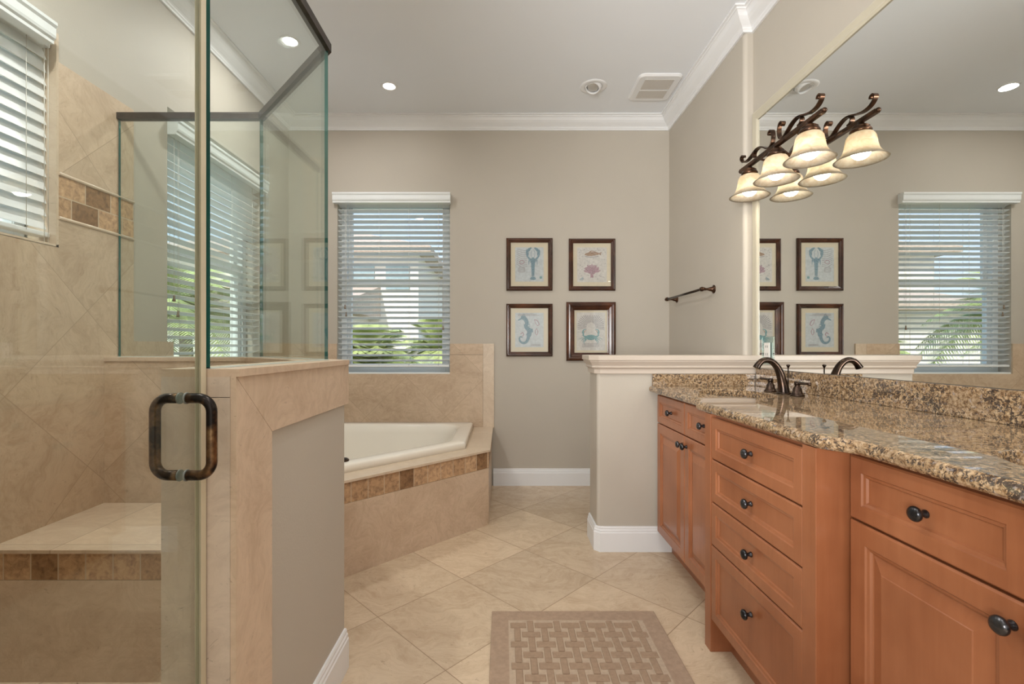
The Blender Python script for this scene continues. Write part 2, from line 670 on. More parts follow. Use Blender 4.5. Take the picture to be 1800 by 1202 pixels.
M['tassel'] = plain('cord_tassel', (0.23, 0.17, 0.12), 0.5)
M['tub'] = plain('tub_acrylic', (0.79, 0.745, 0.66), 0.12, var=0.005, spec=0.5)
M['sinkware'] = plain('sink_china', (0.68, 0.58, 0.45), 0.15, var=0.01, spec=0.5)
M['mat_board'] = plain('mat_board', (0.66, 0.57, 0.45), 0.8, var=0.01)
M['paper'] = plain('print_paper', (0.60, 0.56, 0.55), 0.8, var=0.10, scale=60)
M['paper_blue'] = plain('print_paper_blue', (0.54, 0.56, 0.60), 0.8, var=0.10, scale=60)
M['ink_blue'] = plain('ink_blue', (0.20, 0.29, 0.36), 0.8, var=0.35, scale=140)
M['ink_teal'] = plain('ink_teal', (0.19, 0.33, 0.36), 0.8, var=0.35, scale=140)
M['ink_brown'] = plain('ink_brown', (0.36, 0.24, 0.18), 0.8, var=0.3, scale=120)
M['ink_mauve'] = plain('ink_mauve', (0.40, 0.26, 0.31), 0.8, var=0.3, scale=120)
M['ink_faint'] = plain('ink_faint', (0.36, 0.33, 0.35), 0.8, var=0.2, scale=120)
M['rug'] = plain('rug_pile', (0.39, 0.28, 0.20), 0.95, var=0.10, scale=60, bump=0.5, bscale=500)
M['rug_weave'] = plain('rug_raised_weave', (0.355, 0.25, 0.172), 0.95, var=0.10, scale=70, bump=0.5, bscale=500)
M['rug_pale'] = plain('rug_pale_ground', (0.475, 0.37, 0.275), 0.95, var=0.08, scale=80, bump=0.4, bscale=500)
M['plastic'] = plain('white_plastic', (0.80, 0.78, 0.74), 0.35, var=0.005)
M['vent_dark'] = plain('vent_mesh', (0.60, 0.575, 0.54), 0.7, var=0.03, scale=300)
M['dark'] = plain('dark_recess', (0.03, 0.028, 0.025), 0.6)
M['mirror_frame'] = plain('mirror_frame_paint', (0.50, 0.46, 0.36), 0.3, var=0.02)
M['reflector'] = plain('lamp_reflector', (0.55, 0.53, 0.50), 0.3, metal=0.6, var=0.02)
M['bulb'] = emit('bulb_glow', (1.0, 0.90, 0.74, 1), BULB_E)
M['can_glow'] = emit('downlight_glow', (1.0, 0.93, 0.84, 1), 9.0)
mm = NT('mirror_silver'); mm.set(0.0, 1.0); mm.b.inputs['Base Color'].default_value = (0.90, 0.915, 0.895, 1)
M['mirror'] = mm.m
sh = NT('alabaster_shade')
_p = sh.pos()
_f = sh.noise(_p, 26, 4, 0.6, 1.5)
_c = sh.ramp(_f, [(0.35, (0.64, 0.55, 0.43, 1)), (0.6, (0.74, 0.69, 0.60, 1))])
_d = sh.mix(1.0, _c, (0.36, 0.35, 0.34, 1), 'MULTIPLY')
_tl = sh.n('ShaderNodeBsdfTranslucent'); sh.l(_c, _tl.inputs[0])
_df = sh.n('ShaderNodeBsdfDiffuse'); sh.l(_d, _df.inputs[0])
_gl = sh.n('ShaderNodeBsdfGlossy'); _gl.inputs['Roughness'].default_value = 0.2
_m1 = sh.n('ShaderNodeMixShader'); _m1.inputs[0].default_value = 0.52
sh.l(_tl.outputs[0], _m1.inputs[1]); sh.l(_df.outputs[0], _m1.inputs[2])
_m2 = sh.n('ShaderNodeMixShader'); _m2.inputs[0].default_value = 0.05
sh.l(_m1.outputs[0], _m2.inputs[1]); sh.l(_gl.outputs[0], _m2.inputs[2])
sh.l(_m2.outputs[0], sh.out.inputs[0])
M['shade'] = sh.m
# worn bronze of the shower handle: rubbed bright where hands grip it
hb = NT('worn_bronze')
_f = hb.noise(hb.pos(), 24, 4, 0.6)
hb.l(hb.ramp(_f, [(0.44, (0.022, 0.018, 0.016, 1)), (0.60, (0.16, 0.09, 0.045, 1)), (0.74, (0.34, 0.22, 0.11, 1))]), hb.b.inputs['Base Color'])
hb.set(0.3, 0.85)
M['handle'] = hb.m
# outdoors
M['lawn'] = plain('lawn', (0.26, 0.27, 0.15), 0.95, var=0.3, scale=4)
M['stucco'] = plain('house_stucco', (0.80, 0.77, 0.73), 0.9, var=0.03)
M['roof'] = plain('house_roof_tile', (0.50, 0.40, 0.34), 0.9, var=0.15, scale=12)
M['house_window'] = plain('house_window', (0.30, 0.40, 0.45), 0.1, var=0.1)
M['frond'] = plain('palm_frond', (0.40, 0.46, 0.17), 0.6, var=0.35, scale=5)
M['trunk'] = plain('palm_trunk', (0.30, 0.23, 0.16), 0.9, var=0.3, scale=20)

SQ = math.sqrt(0.5)

# ------------------------------------------------------------------ floor, ceiling, walls
D45 = 1 / (0.6435 / 0.4572) / SQ          # keeps the joint spacing at the measured 0.6435 along X+Y
mb = MB()
mb.box(XL - 0.2, XR + 0.2, YF - 0.2, YB + 0.2, -0.12, 0.0)
floor = struct(mb.build('floor', M['floor'], uv=lambda c, n: (((c.x + c.y) - 1.424) / 0.6435 * 0.4572, ((c.x - c.y) + 1.823) / 0.6435 * 0.4572)))
mb = MB()
mb.box(XL - 0.2, XR + 0.2, YF - 0.2, YB + 0.2, ZC, ZC + 0.15)
struct(mb.build('ceiling', M['ceil']))

# windows: (opening)
W1 = (-1.3485, -0.431, 0.907, 2.376)        # back wall  x0 x1 z0 z1
W2 = (2.425, 3.352, 0.907, 2.376)           # left wall  y0 y1 z0 z1
W3 = (1.08, 1.82, 1.515, 2.345)             # shower window on the left wall
T = 0.20
mb = MB()
mb.box(XL - T, W1[0], YB, YB + T, 0, ZC)
mb.box(W1[1], XR + T, YB, YB + T, 0, ZC)
mb.box(W1[0], W1[1], YB, YB + T, 0, W1[2])
mb.box(W1[0], W1[1], YB, YB + T, W1[3], ZC)
wall_back = struct(mb.build('wall_back', M['wall']))
mb = MB()
mb.box(XL - T, XL, YF, W3[0], 0, ZC)
mb.box(XL - T, XL, W3[0], W3[1], 0, W3[2])
mb.box(XL - T, XL, W3[0], W3[1], W3[3], ZC)
mb.box(XL - T, XL, W3[1], W2[0], 0, ZC)
mb.box(XL - T, XL, W2[0], W2[1], 0, W2[2])
mb.box(XL - T, XL, W2[0], W2[1], W2[3], ZC)
mb.box(XL - T, XL, W2[1], YB, 0, ZC)
wall_left = struct(mb.build('wall_left', M['wall']))
mb = MB()
mb.box(XR, XR + T, YF, YN, 0, ZC)
struct(mb.build('wall_right', M['wall']))
mb = MB()
poly = [(XN, YB), (XN, YN), (XR + T, YN), (XR + T, YB)]
mb.prism(fillet(poly, [0, 0.022, 0, 0], 8), 0, ZC)
struct(mb.build('wall_right_rear', M['wall']))
mb = MB()                                   # wall behind the camera; its wide open gap is added to admit fill light
mb.box(XL - T, -1.4, YF - T, YF, 0, ZC)
mb.box(1.2, XR + T, YF - T, YF, 0, ZC)
mb.box(-1.4, 1.2, YF - T, YF, 0, 0.15)
mb.box(-1.4, 1.2, YF - T, YF, 2.35, ZC)
struct(mb.build('wall_front', M['wall']))
mb = MB()                                   # shower front wall, carries the door hinges
mb.box(XL, -0.56, 0.20, 0.32, 0, ZC)
struct(mb.build('wall_shower_front', M['wall']))

# crown moulding, all round
room = [(XL, YF), (XR, YF), (XR, YN), (XN, YN), (XN, YB), (XL, YB)]
mb = MB()
crown = [(0, 2.886), (0.012, 2.886), (0.014, 2.895), (0.020, 2.902), (0.022, 2.910), (0.034, 2.918), (0.050, 2.930), (0.064, 2.944),
         (0.072, 2.958), (0.074, 2.964), (0.084, 2.967), (0.086, 2.974), (0.098, 2.976), (0.098, 2.985)]
sweep(mb, room, crown, closed=True)
struct(mb.build('trim_1', M['trim']))
base_prof = [(0, 0.137), (0.007, 0.137), (0.010, 0.130), (0.010, 0.123), (0.0135, 0.117), (0.0135, 0.108), (0.0165, 0.103), (0.0165, 0.0)]
mb = MB()
sweep(mb, [(XN, YN + 0.24), (XN, YB), (-0.078, YB)], base_prof)
struct(mb.build('baseboard_back', M['trim']))
mb = MB()
sweep(mb, [(XL, 0.2), (XL, YF), (-1.4, YF)], base_prof)
struct(mb.build('baseboard_left', M['trim']))

# half wall at the end of the vanity
HWX, HY0, HY1 = 0.52, 2.577, 2.80
mb = MB()
hw = [(XR, HY0), (XR, HY1), (HWX, HY1), (HWX, HY0)]
mb.prism(fillet(hw, [0, 0, 0.018, 0.018], 6), 0, 1.0)
half = struct(mb.build('wall_half_vanity', M['wall']))
c = 0.02
hwc = [(XR, HY0), (XR, HY1), (HWX + c, HY1), (HWX, HY1 - c), (HWX, HY0 + c), (HWX + c, HY0)]
mb = MB()
stack(mb, hwc, [(0, 0.978), (0.011, 0.978), (0.013, 0.981), (0.013, 1.003), (0.016, 1.007), (0.024, 1.011), (0.026, 1.016), (0.022, 1.021), (0.024, 1.026),
                (0.034, 1.040), (0.038, 1.046), (0.038, 1.051), (0.045, 1.054), (0.045, 1.077), (0.043, 1.079)], mult=[0, 1, 1, 1, 1, 1])
mb.build('cap_molding', M['cap'], half)
mb = MB()
stack(mb, hwc, [(d, z) for d, z in base_prof[1:]], mult=[0, 1, 1, 1, 1, 1])
mb.build('baseboard', M['trim'], half)

# ------------------------------------------------------------------ shower half wall
PA, PB_, PC, PD = (-0.622, 0.97), (-0.622, 1.615), (-1.088, 2.105), (XL, 2.105)


def opath(pts, d):
    P = [Vector(p) for p in pts]
    out = []
    for i in range(len(P)):
        if 0 < i < len(P) - 1:
            t0, t1 = (P[i] - P[i - 1]).normalized(), (P[i + 1] - P[i]).normalized()
            n0, n1 = Vector((t0.y, -t0.x)), Vector((t1.y, -t1.x))
            m = (n0 + n1).normalized()
            m = m / m.dot(n0)
        else:
            t = (P[1] - P[0]).normalized() if i == 0 else (P[-1] - P[-2]).normalized()
            m = Vector((t.y, -t.x))
        out.append((P[i].x + m.x * d, P[i].y + m.y * d))
    return out


PP = [PA, PB_, PC, PD]


def strip(d0, d1, pts=PP):
    return opath(pts, d0) + opath(pts, d1)[::-1]


mb = MB()
mb.prism(strip(0.064, -0.064), 0, 1.064)
pony = struct(mb.build('wall_half_shower', M['wall']))
mb = MB()
cap_poly = strip(0.080, -0.080, [(PA[0], PA[1] - 0.012)] + PP[1:])
mb.prism(cap_poly, 1.064, 1.080)
mb.build('stone_cap', M['stone'], pony)
mb = MB()                                    # mitred stone border under the cap and down the front edge
ob = opath(PP, 0.074)
oi = opath(PP, 0.064)
fx = ob[0][0]
yb1 = ob[1][1] + 0.012
q = [(0.958, 0.0), (0.958, 1.064), (1.108, 0.925), (1.108, 0.0)]
mb.loops([[(fx - 0.012, y, z) for y, z in q], [(fx, y, z) for y, z in q]])
mb.build('stone_border', M['stone'], pony)
mb = MB()
q = [(0.9592, 1.064), (1.1088, 0.9255), (yb1, 0.9255), (yb1, 1.064)]
mb.loops([[(fx - 0.012, y, z) for y, z in q], [(fx, y, z) for y, z in q]])
mb.build('stone_border', M['stone'], pony)
mb = MB()                                    # stone on the narrow end facing the room
mb.box(-0.702, fx - 0.0125, 0.958, 0.97, 0, 1.021)
mb.box(-0.702, fx - 0.0125, 0.958, 0.97, 1.0225, 1.064)
mb.build('end_tile', travertine('travertine_end', grid=False, light=(0.60, 0.50, 0.40), dark=(0.46, 0.37, 0.29), rough=0.35), pony)
mb = MB()                                    # tile on the shower side
mb.prism(strip(-0.064, -0.076), 0, 1.064)
ZT_TILE = 2.237


def diag_uv(c, n):
    if abs(n.x) > 0.5:
        a, b = c.y, c.z
        return (((a + b) - 2.575) * SQ, ((a - b) - 0.67) * SQ)
    if abs(n.y) > 0.5:
        a, b = c.x, c.z
        return (((a + b) - 0.0985) * SQ, ((a - b) - 0.27) * SQ)
    return (((c.x + c.y)) * SQ, ((c.x - c.y)) * SQ)


mb.build('shower_side_tile', M['tile'], pony, uv=diag_uv)
mb = MB()
pr = [(-d, z) for d, z in base_prof]
sweep(mb, [(oi[0][0], 1.112), (oi[1][0], oi[1][1])], pr)
mb.build('baseboard', M['trim'], pony)

# tile on the left wall of the shower, with tumbled band and pencil trims
mb = MB()
XT = XL + 0.012
Yt0, Yt1 = 0.32, 2.190
BZ0, BZ1 = 1.622, 1.812
for (z0, z1) in ((0, BZ0), (BZ1, ZT_TILE)):
    for (y0, y1, za, zb) in ((Yt0, W3[0], z0, z1), (W3[1], Yt1, z0, z1), (W3[0], W3[1], z0, min(z1, W3[2])), (W3[0], W3[1], max(z0, W3[3]), z1)):
        if zb - za > 0.003:
            mb.box(XL, XT, y0, y1, za, zb)
mb.build('wall_tile', M['tile'], wall_left, uv=diag_uv)
mb = MB()
mb.box(XL, XT - 0.001, W3[1], Yt1, BZ0 + 0.016, BZ1 - 0.016)
mb.box(XL, XT - 0.001, Yt0, W3[0], BZ0 + 0.016, BZ1 - 0.016)
mb.build('tumbled_band', M['mosaic2'], wall_left, uv=lambda c, n: (c.y, c.z - 1.62))
mb = MB()
for z in (BZ0 + 0.008, BZ1 - 0.008):
    for (y0, y1) in ((W3[1], Yt1), (Yt0, W3[0])):
        mb.tube([(XT - 0.003, y0, z), (XT - 0.003, y1, z)], 0.0085, 8)
mb.build('pencil_trim', M['stone_pale'], wall_left)
mb = MB()                                   # stone reveal of the shower window
mb.box(XL - 0.10, XT, W3[1] - 0.010, W3[1], W3[2], W3[3])
mb.box(XL - 0.10, XT, W3[0], W3[0] + 0.010, W3[2], W3[3])
mb.box(XL - 0.10, XT, W3[0], W3[1], W3[2] - 0.002, W3[2] + 0.008)
mb.build('window_reveal', M['stone_pale'], wall_left)

# tile round the tub (back wall and left wall)
ZW = 1.153
mb = MB()
Y1 = YB - 0.012
mb.box(W1[1], -0.162, Y1, YB, 0.47, ZW - 0.09)
mb.box(W1[0], W1[1], Y1, YB, 0.47, W1[2])
mb.box(XL, W1[0], Y1, YB, 0.47, ZW)
mb.box(W1[1], -0.162, Y1, YB, ZW - 0.088, ZW)
mb.build('tub_tile', M['tile'], wall_back, uv=diag_uv)
mb = MB()
mb.box(-0.1605, -0.072, Y1, YB, 0.47, ZW)
mb.build('tile_border', M['stone_pale'], wall_back)
mb = MB()
mb.box(XL, XT, 2.19, W2[0] + 0.03, 0.47, ZW)
mb.box(XL, XT, W2[0] + 0.03, W2[1], 0.47, W2[2])
mb.box(XL, XT, W2[1], Y1, 0.47, ZW)
mb.build('tub_tile', M['tile'], wall_left, uv=diag_uv)

# shower curb under the door
mb = MB()
mb.box(-0.69, -0.55, 0.32, 0.957, 0, 0.10, 0.004)
struct(mb.build('trim_2', M['stone']))


# ------------------------------------------------------------------ windows and blinds
def window(name, axis, a0, a1, z0, z1, wall):
    """axis 'y': opening in the back wall (a = x); axis 'x': opening in the left wall (a = y)"""
    def bx(mb, p0, p1, q0, q1, zz0, zz1, bev=0.003):        # p along the wall, q depth outwards from the wall face
        if axis == 'y':
            mb.box(p0, p1, YB + q0, YB + q1, zz0, zz1, bev)
        else:
            mb.box(XL - q1, XL - q0, p0, p1, zz0, zz1, bev)
    w = 0.045
    zm = z0 + (z1 - z0) * 0.515
    mb = MB()
    bx(mb, a0, a0 + w, 0.10, 0.19, z0, z1)
    bx(mb, a1 - w, a1, 0.10, 0.19, z0, z1)
    bx(mb, a0 + w, a1 - w, 0.10, 0.19, z0, z0 + w)
    bx(mb, a0 + w, a1 - w, 0.10, 0.19, z1 - w, z1)
    root = struct(mb.build(name, M['vinyl']))
    for part, za, zb, q in (('upper_sash', zm - 0.02, z1 - w, 0.145), ('lower_sash', z0 + w, zm + 0.022, 0.115)):
        s = 0.034
        mb = MB()
        bx(mb, a0 + w, a0 + w + s, q, q + 0.028, za, zb)
        bx(mb, a1 - w - s, a1 - w, q, q + 0.028, za, zb)
        bx(mb, a0 + w + s, a1 - w - s, q, q + 0.028, za, za + s)
        bx(mb, a0 + w + s, a1 - w - s, q, q + 0.028, zb - s, zb)
        so = mb.build(part, M['vinyl'], root)
        mb = MB()
        bx(mb, a0 + w + s, a1 - w - s, q + 0.012, q + 0.016, za + s, zb - s, 0)
        mb.build('pane', M['pane'], so)
    mb = MB()
    bx(mb, a0, a1, 0.0, 0.10, z0 - 0.001, z0 + 0.012, 0.003)
    mb.build('sill', M['vinyl'], root)
    return root


window('window_1', 'y', *W1, wall_back)
window('window_2', 'x', *W2, wall_left)
mb = MB()
for (y0, y1, z0, z1) in ((W3[0] + .01, W3[0] + .05, W3[2], W3[3]), (W3[1] - .05, W3[1] - .01, W3[2], W3[3]), (W3[0] + .05, W3[1] - .05, W3[2] + .01, W3[2] + .05), (W3[0] + .05, W3[1] - .05, W3[3] - .05, W3[3])):
    mb.box(XL - 0.19, XL - 0.11, y0, y1, z0, z1, 0.003)
w3 = struct(mb.build('window_3', M['vinyl']))
mb = MB()
mb.box(XL - 0.155, XL - 0.150, W3[0] + .05, W3[1] - .05, W3[2] + .05, W3[3] - .05)
mb.build('pane', M['pane'], w3)


def blind(label, axis, a0, a1, z_top, z_bot, tilt, depth, val, val_h, pitch=0.0437, ladders=4, cords=(), out=0.055, hw=0.025):
    def P(a, q, z):                       # a along the wall, q towards the outside
        return (a, YB + q, z) if axis == 'y' else (XL - q, a, z)
    U = Vector((1, 0, 0)) if axis == 'y' else Vector((0, 1, 0))
    Q = Vector((0, 1, 0)) if axis == 'y' else Vector((-1, 0, 0))
    Zv = Vector((0, 0, 1))
    ac = (a0 + a1) / 2
    t = thing('window_blind', label, 'blind', P(ac, depth, z_bot), 'white slatted window blinds')
    d = Q * math.cos(tilt) - Zv * math.sin(tilt)
    nn = Q * math.sin(tilt) + Zv * math.cos(tilt)
    n = int((z_top - 0.02 - z_bot - 0.03) / pitch)
    mb = MB()
    for i in range(n):
        z = z_top - 0.035 - i * pitch
        mb.obox(P(ac, depth, z), U, d, nn, (a1 - a0) / 2, hw, 0.0014)
    zb = z_top - 0.035 - n * pitch
    mb.build('slats', M['slat'], t)
    mb = MB()
    mb.obox(P(ac, depth, zb), U, Q, Zv, (a1 - a0) / 2, 0.025, 0.009, 0.004)
    mb.build('bottom_rail', M['slat'], t)
    mb = MB()
    mb.obox(P(ac, depth, z_top + 0.002), U, Q, Zv, (a1 - a0) / 2, 0.026, 0.020)
    mb.build('headrail', M['slat'], t)
    v0, v1 = val
    mb = MB()
    prof = [(0.0, 0.0), (-out + 0.008, 0.0), (-out + 0.008, 0.012), (-out + 0.002, 0.020), (-out, 0.03), (-out, val_h - 0.022), (-out - 0.006, val_h - 0.012), (-out - 0.006, val_h), (0.0, val_h)]
    zt = z_top + 0.025 - val_h + 0.025
    mb.loops([[P(v0, q, zt + z) for q, z in prof], [P(v1, q, zt + z) for q, z in prof]])
    mb.build('valance', M['slat'], t)
    mb = MB()
    for k in range(ladders):
        a = a0 + 0.09 + (a1 - a0 - 0.18) * k / (ladders - 1)
        for q in (-0.026, 0.026):
            mb.tube([P(a, depth + q, zb), P(a, depth + q, z_top)], 0.0009, 5)
    mb.build('ladder_cords', M['cord'], t)
    for a, z in cords:
        mb = MB()
        mb.tube([P(a, depth - 0.034, z), P(a, depth - 0.034, z_top)], 0.0011, 5)
        co = mb.build('pull_cord', M['cord'], t)
        mb = MB()
        mb.lathe(P(a, depth - 0.034, z - 0.035), (0, 0, 1), [(0.002, 0), (0.0075, 0.001), (0.0072, 0.012), (0.0045, 0.020), (0.0052, 0.030), (0.002, 0.036)], 12)
        mb.build('tassel', M['tassel'] if axis == 'y' or a > 2.0 else M['slat'], co)
    return t


blind('white slatted blind in the back window above the corner tub', 'y', W1[0] + 0.006, W1[1] - 0.006, 2.318, 0.955, R(18), 0.030,
      (-1.371, -0.424), 0.080, cords=((-0.487, 1.30), (-1.285, 1.47), (-1.275, 1.41)))
blind('white slatted blind in the side window, seen through the shower glass', 'x', W2[0] + 0.006, W2[1] - 0.006, 2.262, 0.955, R(16), 0.030,
      (W2[0] - 0.0, W2[1] + 0.02), 0.080, cords=((2.47, 1.40), (2.50, 1.32)))
blind('nearly closed white blind in the small high window inside the shower', 'x', W3[0] + 0.014, W3[1] - 0.014, 2.30, W3[2] + 0.02, R(-70), 0.034,
      (W3[0] - 0.01, 1.765), 0.080, pitch=0.0505, hw=0.031, ladders=3, cords=((1.79, 1.50), (1.775, 1.46)))

# ------------------------------------------------------------------ tub platform and tub
ZD = 0.475
deck = [(-0.080, Y1 - 0.002), (XT + 0.002, Y1 - 0.002), (XT + 0.002, 2.192), (-1.058, 2.192), (-0.962, 2.074), (-0.080, 2.956)]
t = thing('tub_deck', 'travertine platform with a tumbled stone row around the corner tub', 'tub platform', (-0.8, 3.0, 0))
def deck_wall(d0, d1, z0, z1):
    a, b = offset_poly(deck, d0), offset_poly(deck, d1)
    mb.prism([a[4], a[5], a[0], (b[0][0], a[0][1]), b[5], b[4]], z0, z1)


mb = MB()
deck_wall(0.010, 0.06, 0, 0.3585)
mb.build('apron', M['stone'], t)
mb = MB()
deck_wall(0.010, 0.06, 0.36, ZD - 0.012)
mb.build('mosaic_row', M['mosaic'], t, uv=lambda c, n: ((c.x + c.y) * SQ + 0.006, 0.2) if abs(n.x) > 0.3 and abs(n.y) > 0.3 else (c.y, 0.2))
rim = [(-0.24, Y1 - 0.004), (XT + 0.004, Y1 - 0.004), (XT + 0.004, 2.295), (-0.931, 2.295), (-0.24, 2.986)]


def hole_slab(mb, outer, holes, z0, z1, prof=None, mult=None):
    """flat slab with holes; prof: (outward offset, z) rings from bottom to top for the outer edge"""
    bm = mb.bm
    prof = prof or [(0, z0), (0, z1)]
    rings = [[(x, y, z) for x, y in offset_poly(outer, -d, mult)] for d, z in prof]
    rv = mb.loops(rings, caps=(False, False))
    lo, hi = [rv[0]], [rv[-1]]
    for h in holes:
        a = [bm.verts.new((x, y, rings[0][0][2])) for x, y in h]
        zt = rings[-1][0][2]
        m1 = [bm.verts.new((x, y, zt - 0.004)) for x, y in h]
        m2 = [bm.verts.new((x, y, zt - 0.0012)) for x, y in offset_poly(h, -0.0012)]
        b = [bm.verts.new((x, y, zt)) for x, y in offset_poly(h, -0.004)]
        for p_, q_ in ((a, m1), (m1, m2), (m2, b)):
            for i in range(len(h)):
                j = (i + 1) % len(h)
                mb.face([p_[i], p_[j], q_[j], q_[i]])
        lo.append(a); hi.append(b)
    for grp in (lo, hi):
        edges = []
        for ring in grp:
            for i in range(len(ring)):
                e = bm.edges.get((ring[i], ring[(i + 1) % len(ring)]))
                if e is None:
                    e = bm.edges.new((ring[i], ring[(i + 1) % len(ring)]))
                edges.append(e)
        bmesh.ops.triangle_fill(bm, use_beauty=True, use_dissolve=False, edges=edges)


mb = MB()
hole = offset_poly(rim, 0.05)
hole_slab(mb, deck, [hole], ZD - 0.012, ZD)
mb.build('deck_slab', M['stone_pale'], t)

t = thing('bathtub', 'cream acrylic corner bathtub set in the stone platform', 'bathtub', (-1.0, 3.1, ZD))
mb = MB()
NF = 7


def ring(inset, rad, z):
    return [(x, y, z) for x, y in fillet(offset_poly(rim, inset), rad, NF)]


mb.loops([ring(0.045, 0.03, ZD - 0.02), ring(0.0, 0.03, ZD), ring(0.0, 0.03, 0.505), ring(0.003, 0.03, 0.513), ring(0.012, 0.03, 0.518), ring(0.085, 0.16, 0.518),
          ring(0.098, 0.17, 0.515), ring(0.108, 0.18, 0.503), ring(0.125, 0.19, 0.45), ring(0.16, 0.20, 0.30), ring(0.20, 0.20, 0.16), ring(0.25, 0.18, 0.10), ring(0.32, 0.15, 0.085)],
         caps=(False, True), smooth=True)
mb.build('tub_shell', M['tub'], t)
mb = MB()
mb.lathe((-0.857, 2.488, 0.518), (0, 0, 1), [(0.036, 0), (0.036, 0.006), (0.030, 0.012), (0.016, 0.016), (0.0, 0.017)], 24)
mb.build('air_control', M['bronze'], t)
mb = MB()
mb.lathe((-1.1, 3.0, 0.085), (0, 0, 1), [(0.035, 0), (0.035, 0.004), (0.02, 0.006), (0.0, 0.006)], 20)
mb.build('drain', M['bronze'], t)

# ------------------------------------------------------------------ shower bench
ii = opath(PP, -0.077)
t = thing('shower_bench', 'built-in travertine bench inside the shower with a tumbled stone row', 'shower bench', (-1.3, 1.7, 0))
BY = 1.555
k = (BY - ii[1][1]) / (ii[2][1] - ii[1][1])
bxr = ii[1][0] if k < 0 else ii[1][0] + (ii[2][0] - ii[1][0]) * k
bp = [(XT, BY), (ii[1][0], BY), ii[1], ii[2], (XT, ii[2][1])]
bp2 = [(XT, BY + 0.010)] + [(ii[1][0], BY + 0.010)] + bp[2:]
mb = MB(); mb.prism(bp2, 0, 0.343)
mb.build('bench_front', M['stone'], t)
mb = MB(); mb.prism(bp2, 0.3445, 0.436)
mb.build('mosaic_row', M['mosaic'], t, uv=lambda c, n: (c.x + 0.02, 0.2))
mb = MB(); mb.prism(bp, 0.436, 0.448)
mb.build('seat_slab', travertine('bench_travertine', size=0.4572, light=(0.66, 0.52, 0.38), dark=(0.52, 0.385, 0.265), rough=0.3, grout=0.003), t,
         uv=lambda c, n: ((c.x + 1.51), c.y - 1.6))

# ------------------------------------------------------------------ shower glass
t = thing('shower_enclosure', 'frameless fixed shower glass with dark bronze header on the stone half wall', 'shower glass', (-0.9, 1.7, 1.08))
GX = -0.613
GP = [(GX + 0.002, 0.964), (GX + 0.002, 1.618), (-1.090, 2.105), (XT, 2.105)]
ZG0, ZG1 = 1.081, 2.152
for i, nm in enumerate(('side_panel', 'angled_panel', 'rear_panel')):
    a, b = Vector(GP[i]), Vector(GP[i + 1])
    d = (b - a).normalized()
    nrm = Vector((d.y, -d.x))
    a2, b2 = a + d * (0.0 if i == 0 else 0.004), b - d * 0.004
    mb = MB()
    p = [a2 + nrm * 0.006, b2 + nrm * 0.006, b2 - nrm * 0.006, a2 - nrm * 0.006]
    lo = [mb.bm.verts.new((q.x, q.y, ZG0)) for q in p]
    hi = [mb.bm.verts.new((q.x, q.y, ZG1)) for q in p]
    for j in range(4):
        k = (j + 1) % 4
        mb.face([lo[j], lo[k], hi[k], hi[j]], 0 if j in (0, 2) else 1)
    mb.face(lo[::-1], 1); mb.face(hi, 1)
    mb.build(nm, [M['glass'], M['glass_edge']], t)
mb = MB()
hp = [(GX, 0.33)] + GP[1:]
h0, h1 = opath(hp, 0.014), opath(hp, -0.014)
mb.prism(h0 + h1[::-1], 2.150, 2.178)
mb.build('header_rail', M['rail'], t)
mb = MB()
c0, c1 = opath(GP, 0.007), opath(GP, -0.007)
mb.prism(c0 + c1[::-1], 1.0802, 1.083)
mb.build('sill_channel', plain('sealant', (0.55, 0.62, 0.60), 0.2), t)

t = thing('shower_door', 'clear glass shower door with a bronze loop handle', 'shower door', (GX, 0.64, 0.11))
mb = MB()
y0, y1, z0, z1 = 0.335, 0.948, 0.115, 2.145
v = [mb.bm.verts.new(p) for p in ((GX - .005, y0, z0), (GX + .005, y0, z0), (GX + .005, y1, z0), (GX - .005, y1, z0), (GX - .005, y0, z1), (GX + .005, y0, z1), (GX + .005, y1, z1), (GX - .005, y1, z1))]
for q, mi in (((0, 3, 7, 4), 0), ((1, 5, 6, 2), 0), ((0, 4, 5, 1), 1), ((3, 2, 6, 7), 2), ((0, 1, 2, 3), 1), ((4, 7, 6, 5), 1)):
    mb.face([v[i] for i in q], mi)
mb.build('glass_leaf', [M['glass'], M['glass_edge'], M['seal']], t)
mb = MB()
mb.box(GX - 0.006, GX + 0.006, 0.9485, 0.954, z0, z1, 0.001)
mb.box(GX - 0.0065, GX - 0.0052, 0.938, 0.954, z0, z1)
mb.box(GX + 0.0052, GX + 0.0062, 0.938, 0.954, z0, z1)
mb.tube([(GX - 0.003, 0.9565, z0), (GX - 0.003, 0.9565, z1)], 0.0035, 8)
mb.build('seal_strip', M['seal'], t)
HYc, HZ0, HZ1, HR = 0.895, 0.879, 1.027, 0.0097
for sgn in (1, -1):
    mb = MB()
    L, rr = 0.0545, 0.026
    pts = [(GX + sgn * 0.009, HYc, HZ1)]
    for k in range(9):
        a = math.pi / 2 * k / 8
        pts.append((GX + sgn * (L - rr + rr * math.sin(a)), HYc, HZ1 - rr + rr * math.cos(a)))
    for k in range(9):
        a = math.pi / 2 * k / 8
        pts.append((GX + sgn * (L - rr + rr * math.cos(a)), HYc, HZ0 + rr - rr * math.sin(a)))
    pts.append((GX + sgn * 0.009, HYc, HZ0))
    mb.tube(pts, HR, 18)
    ho = mb.build('door_handle', M['handle'], t)
    for z in (HZ0, HZ1):
        mb = MB()
        mb.lathe((GX + sgn * 0.0052, HYc, z), (sgn, 0, 0), [(0.0112, 0), (0.0112, 0.0026)], 20)
        mb.build('washer', plain('clear_washer', (0.20, 0.22, 0.20), 0.3), ho)
for z in (0.45, 1.85):
    mb = MB()
    mb.box(GX - 0.014, GX + 0.014, 0.321, 0.385, z - 0.045, z + 0.045, 0.003)
    mb.build('hinge', M['bronze'], t)

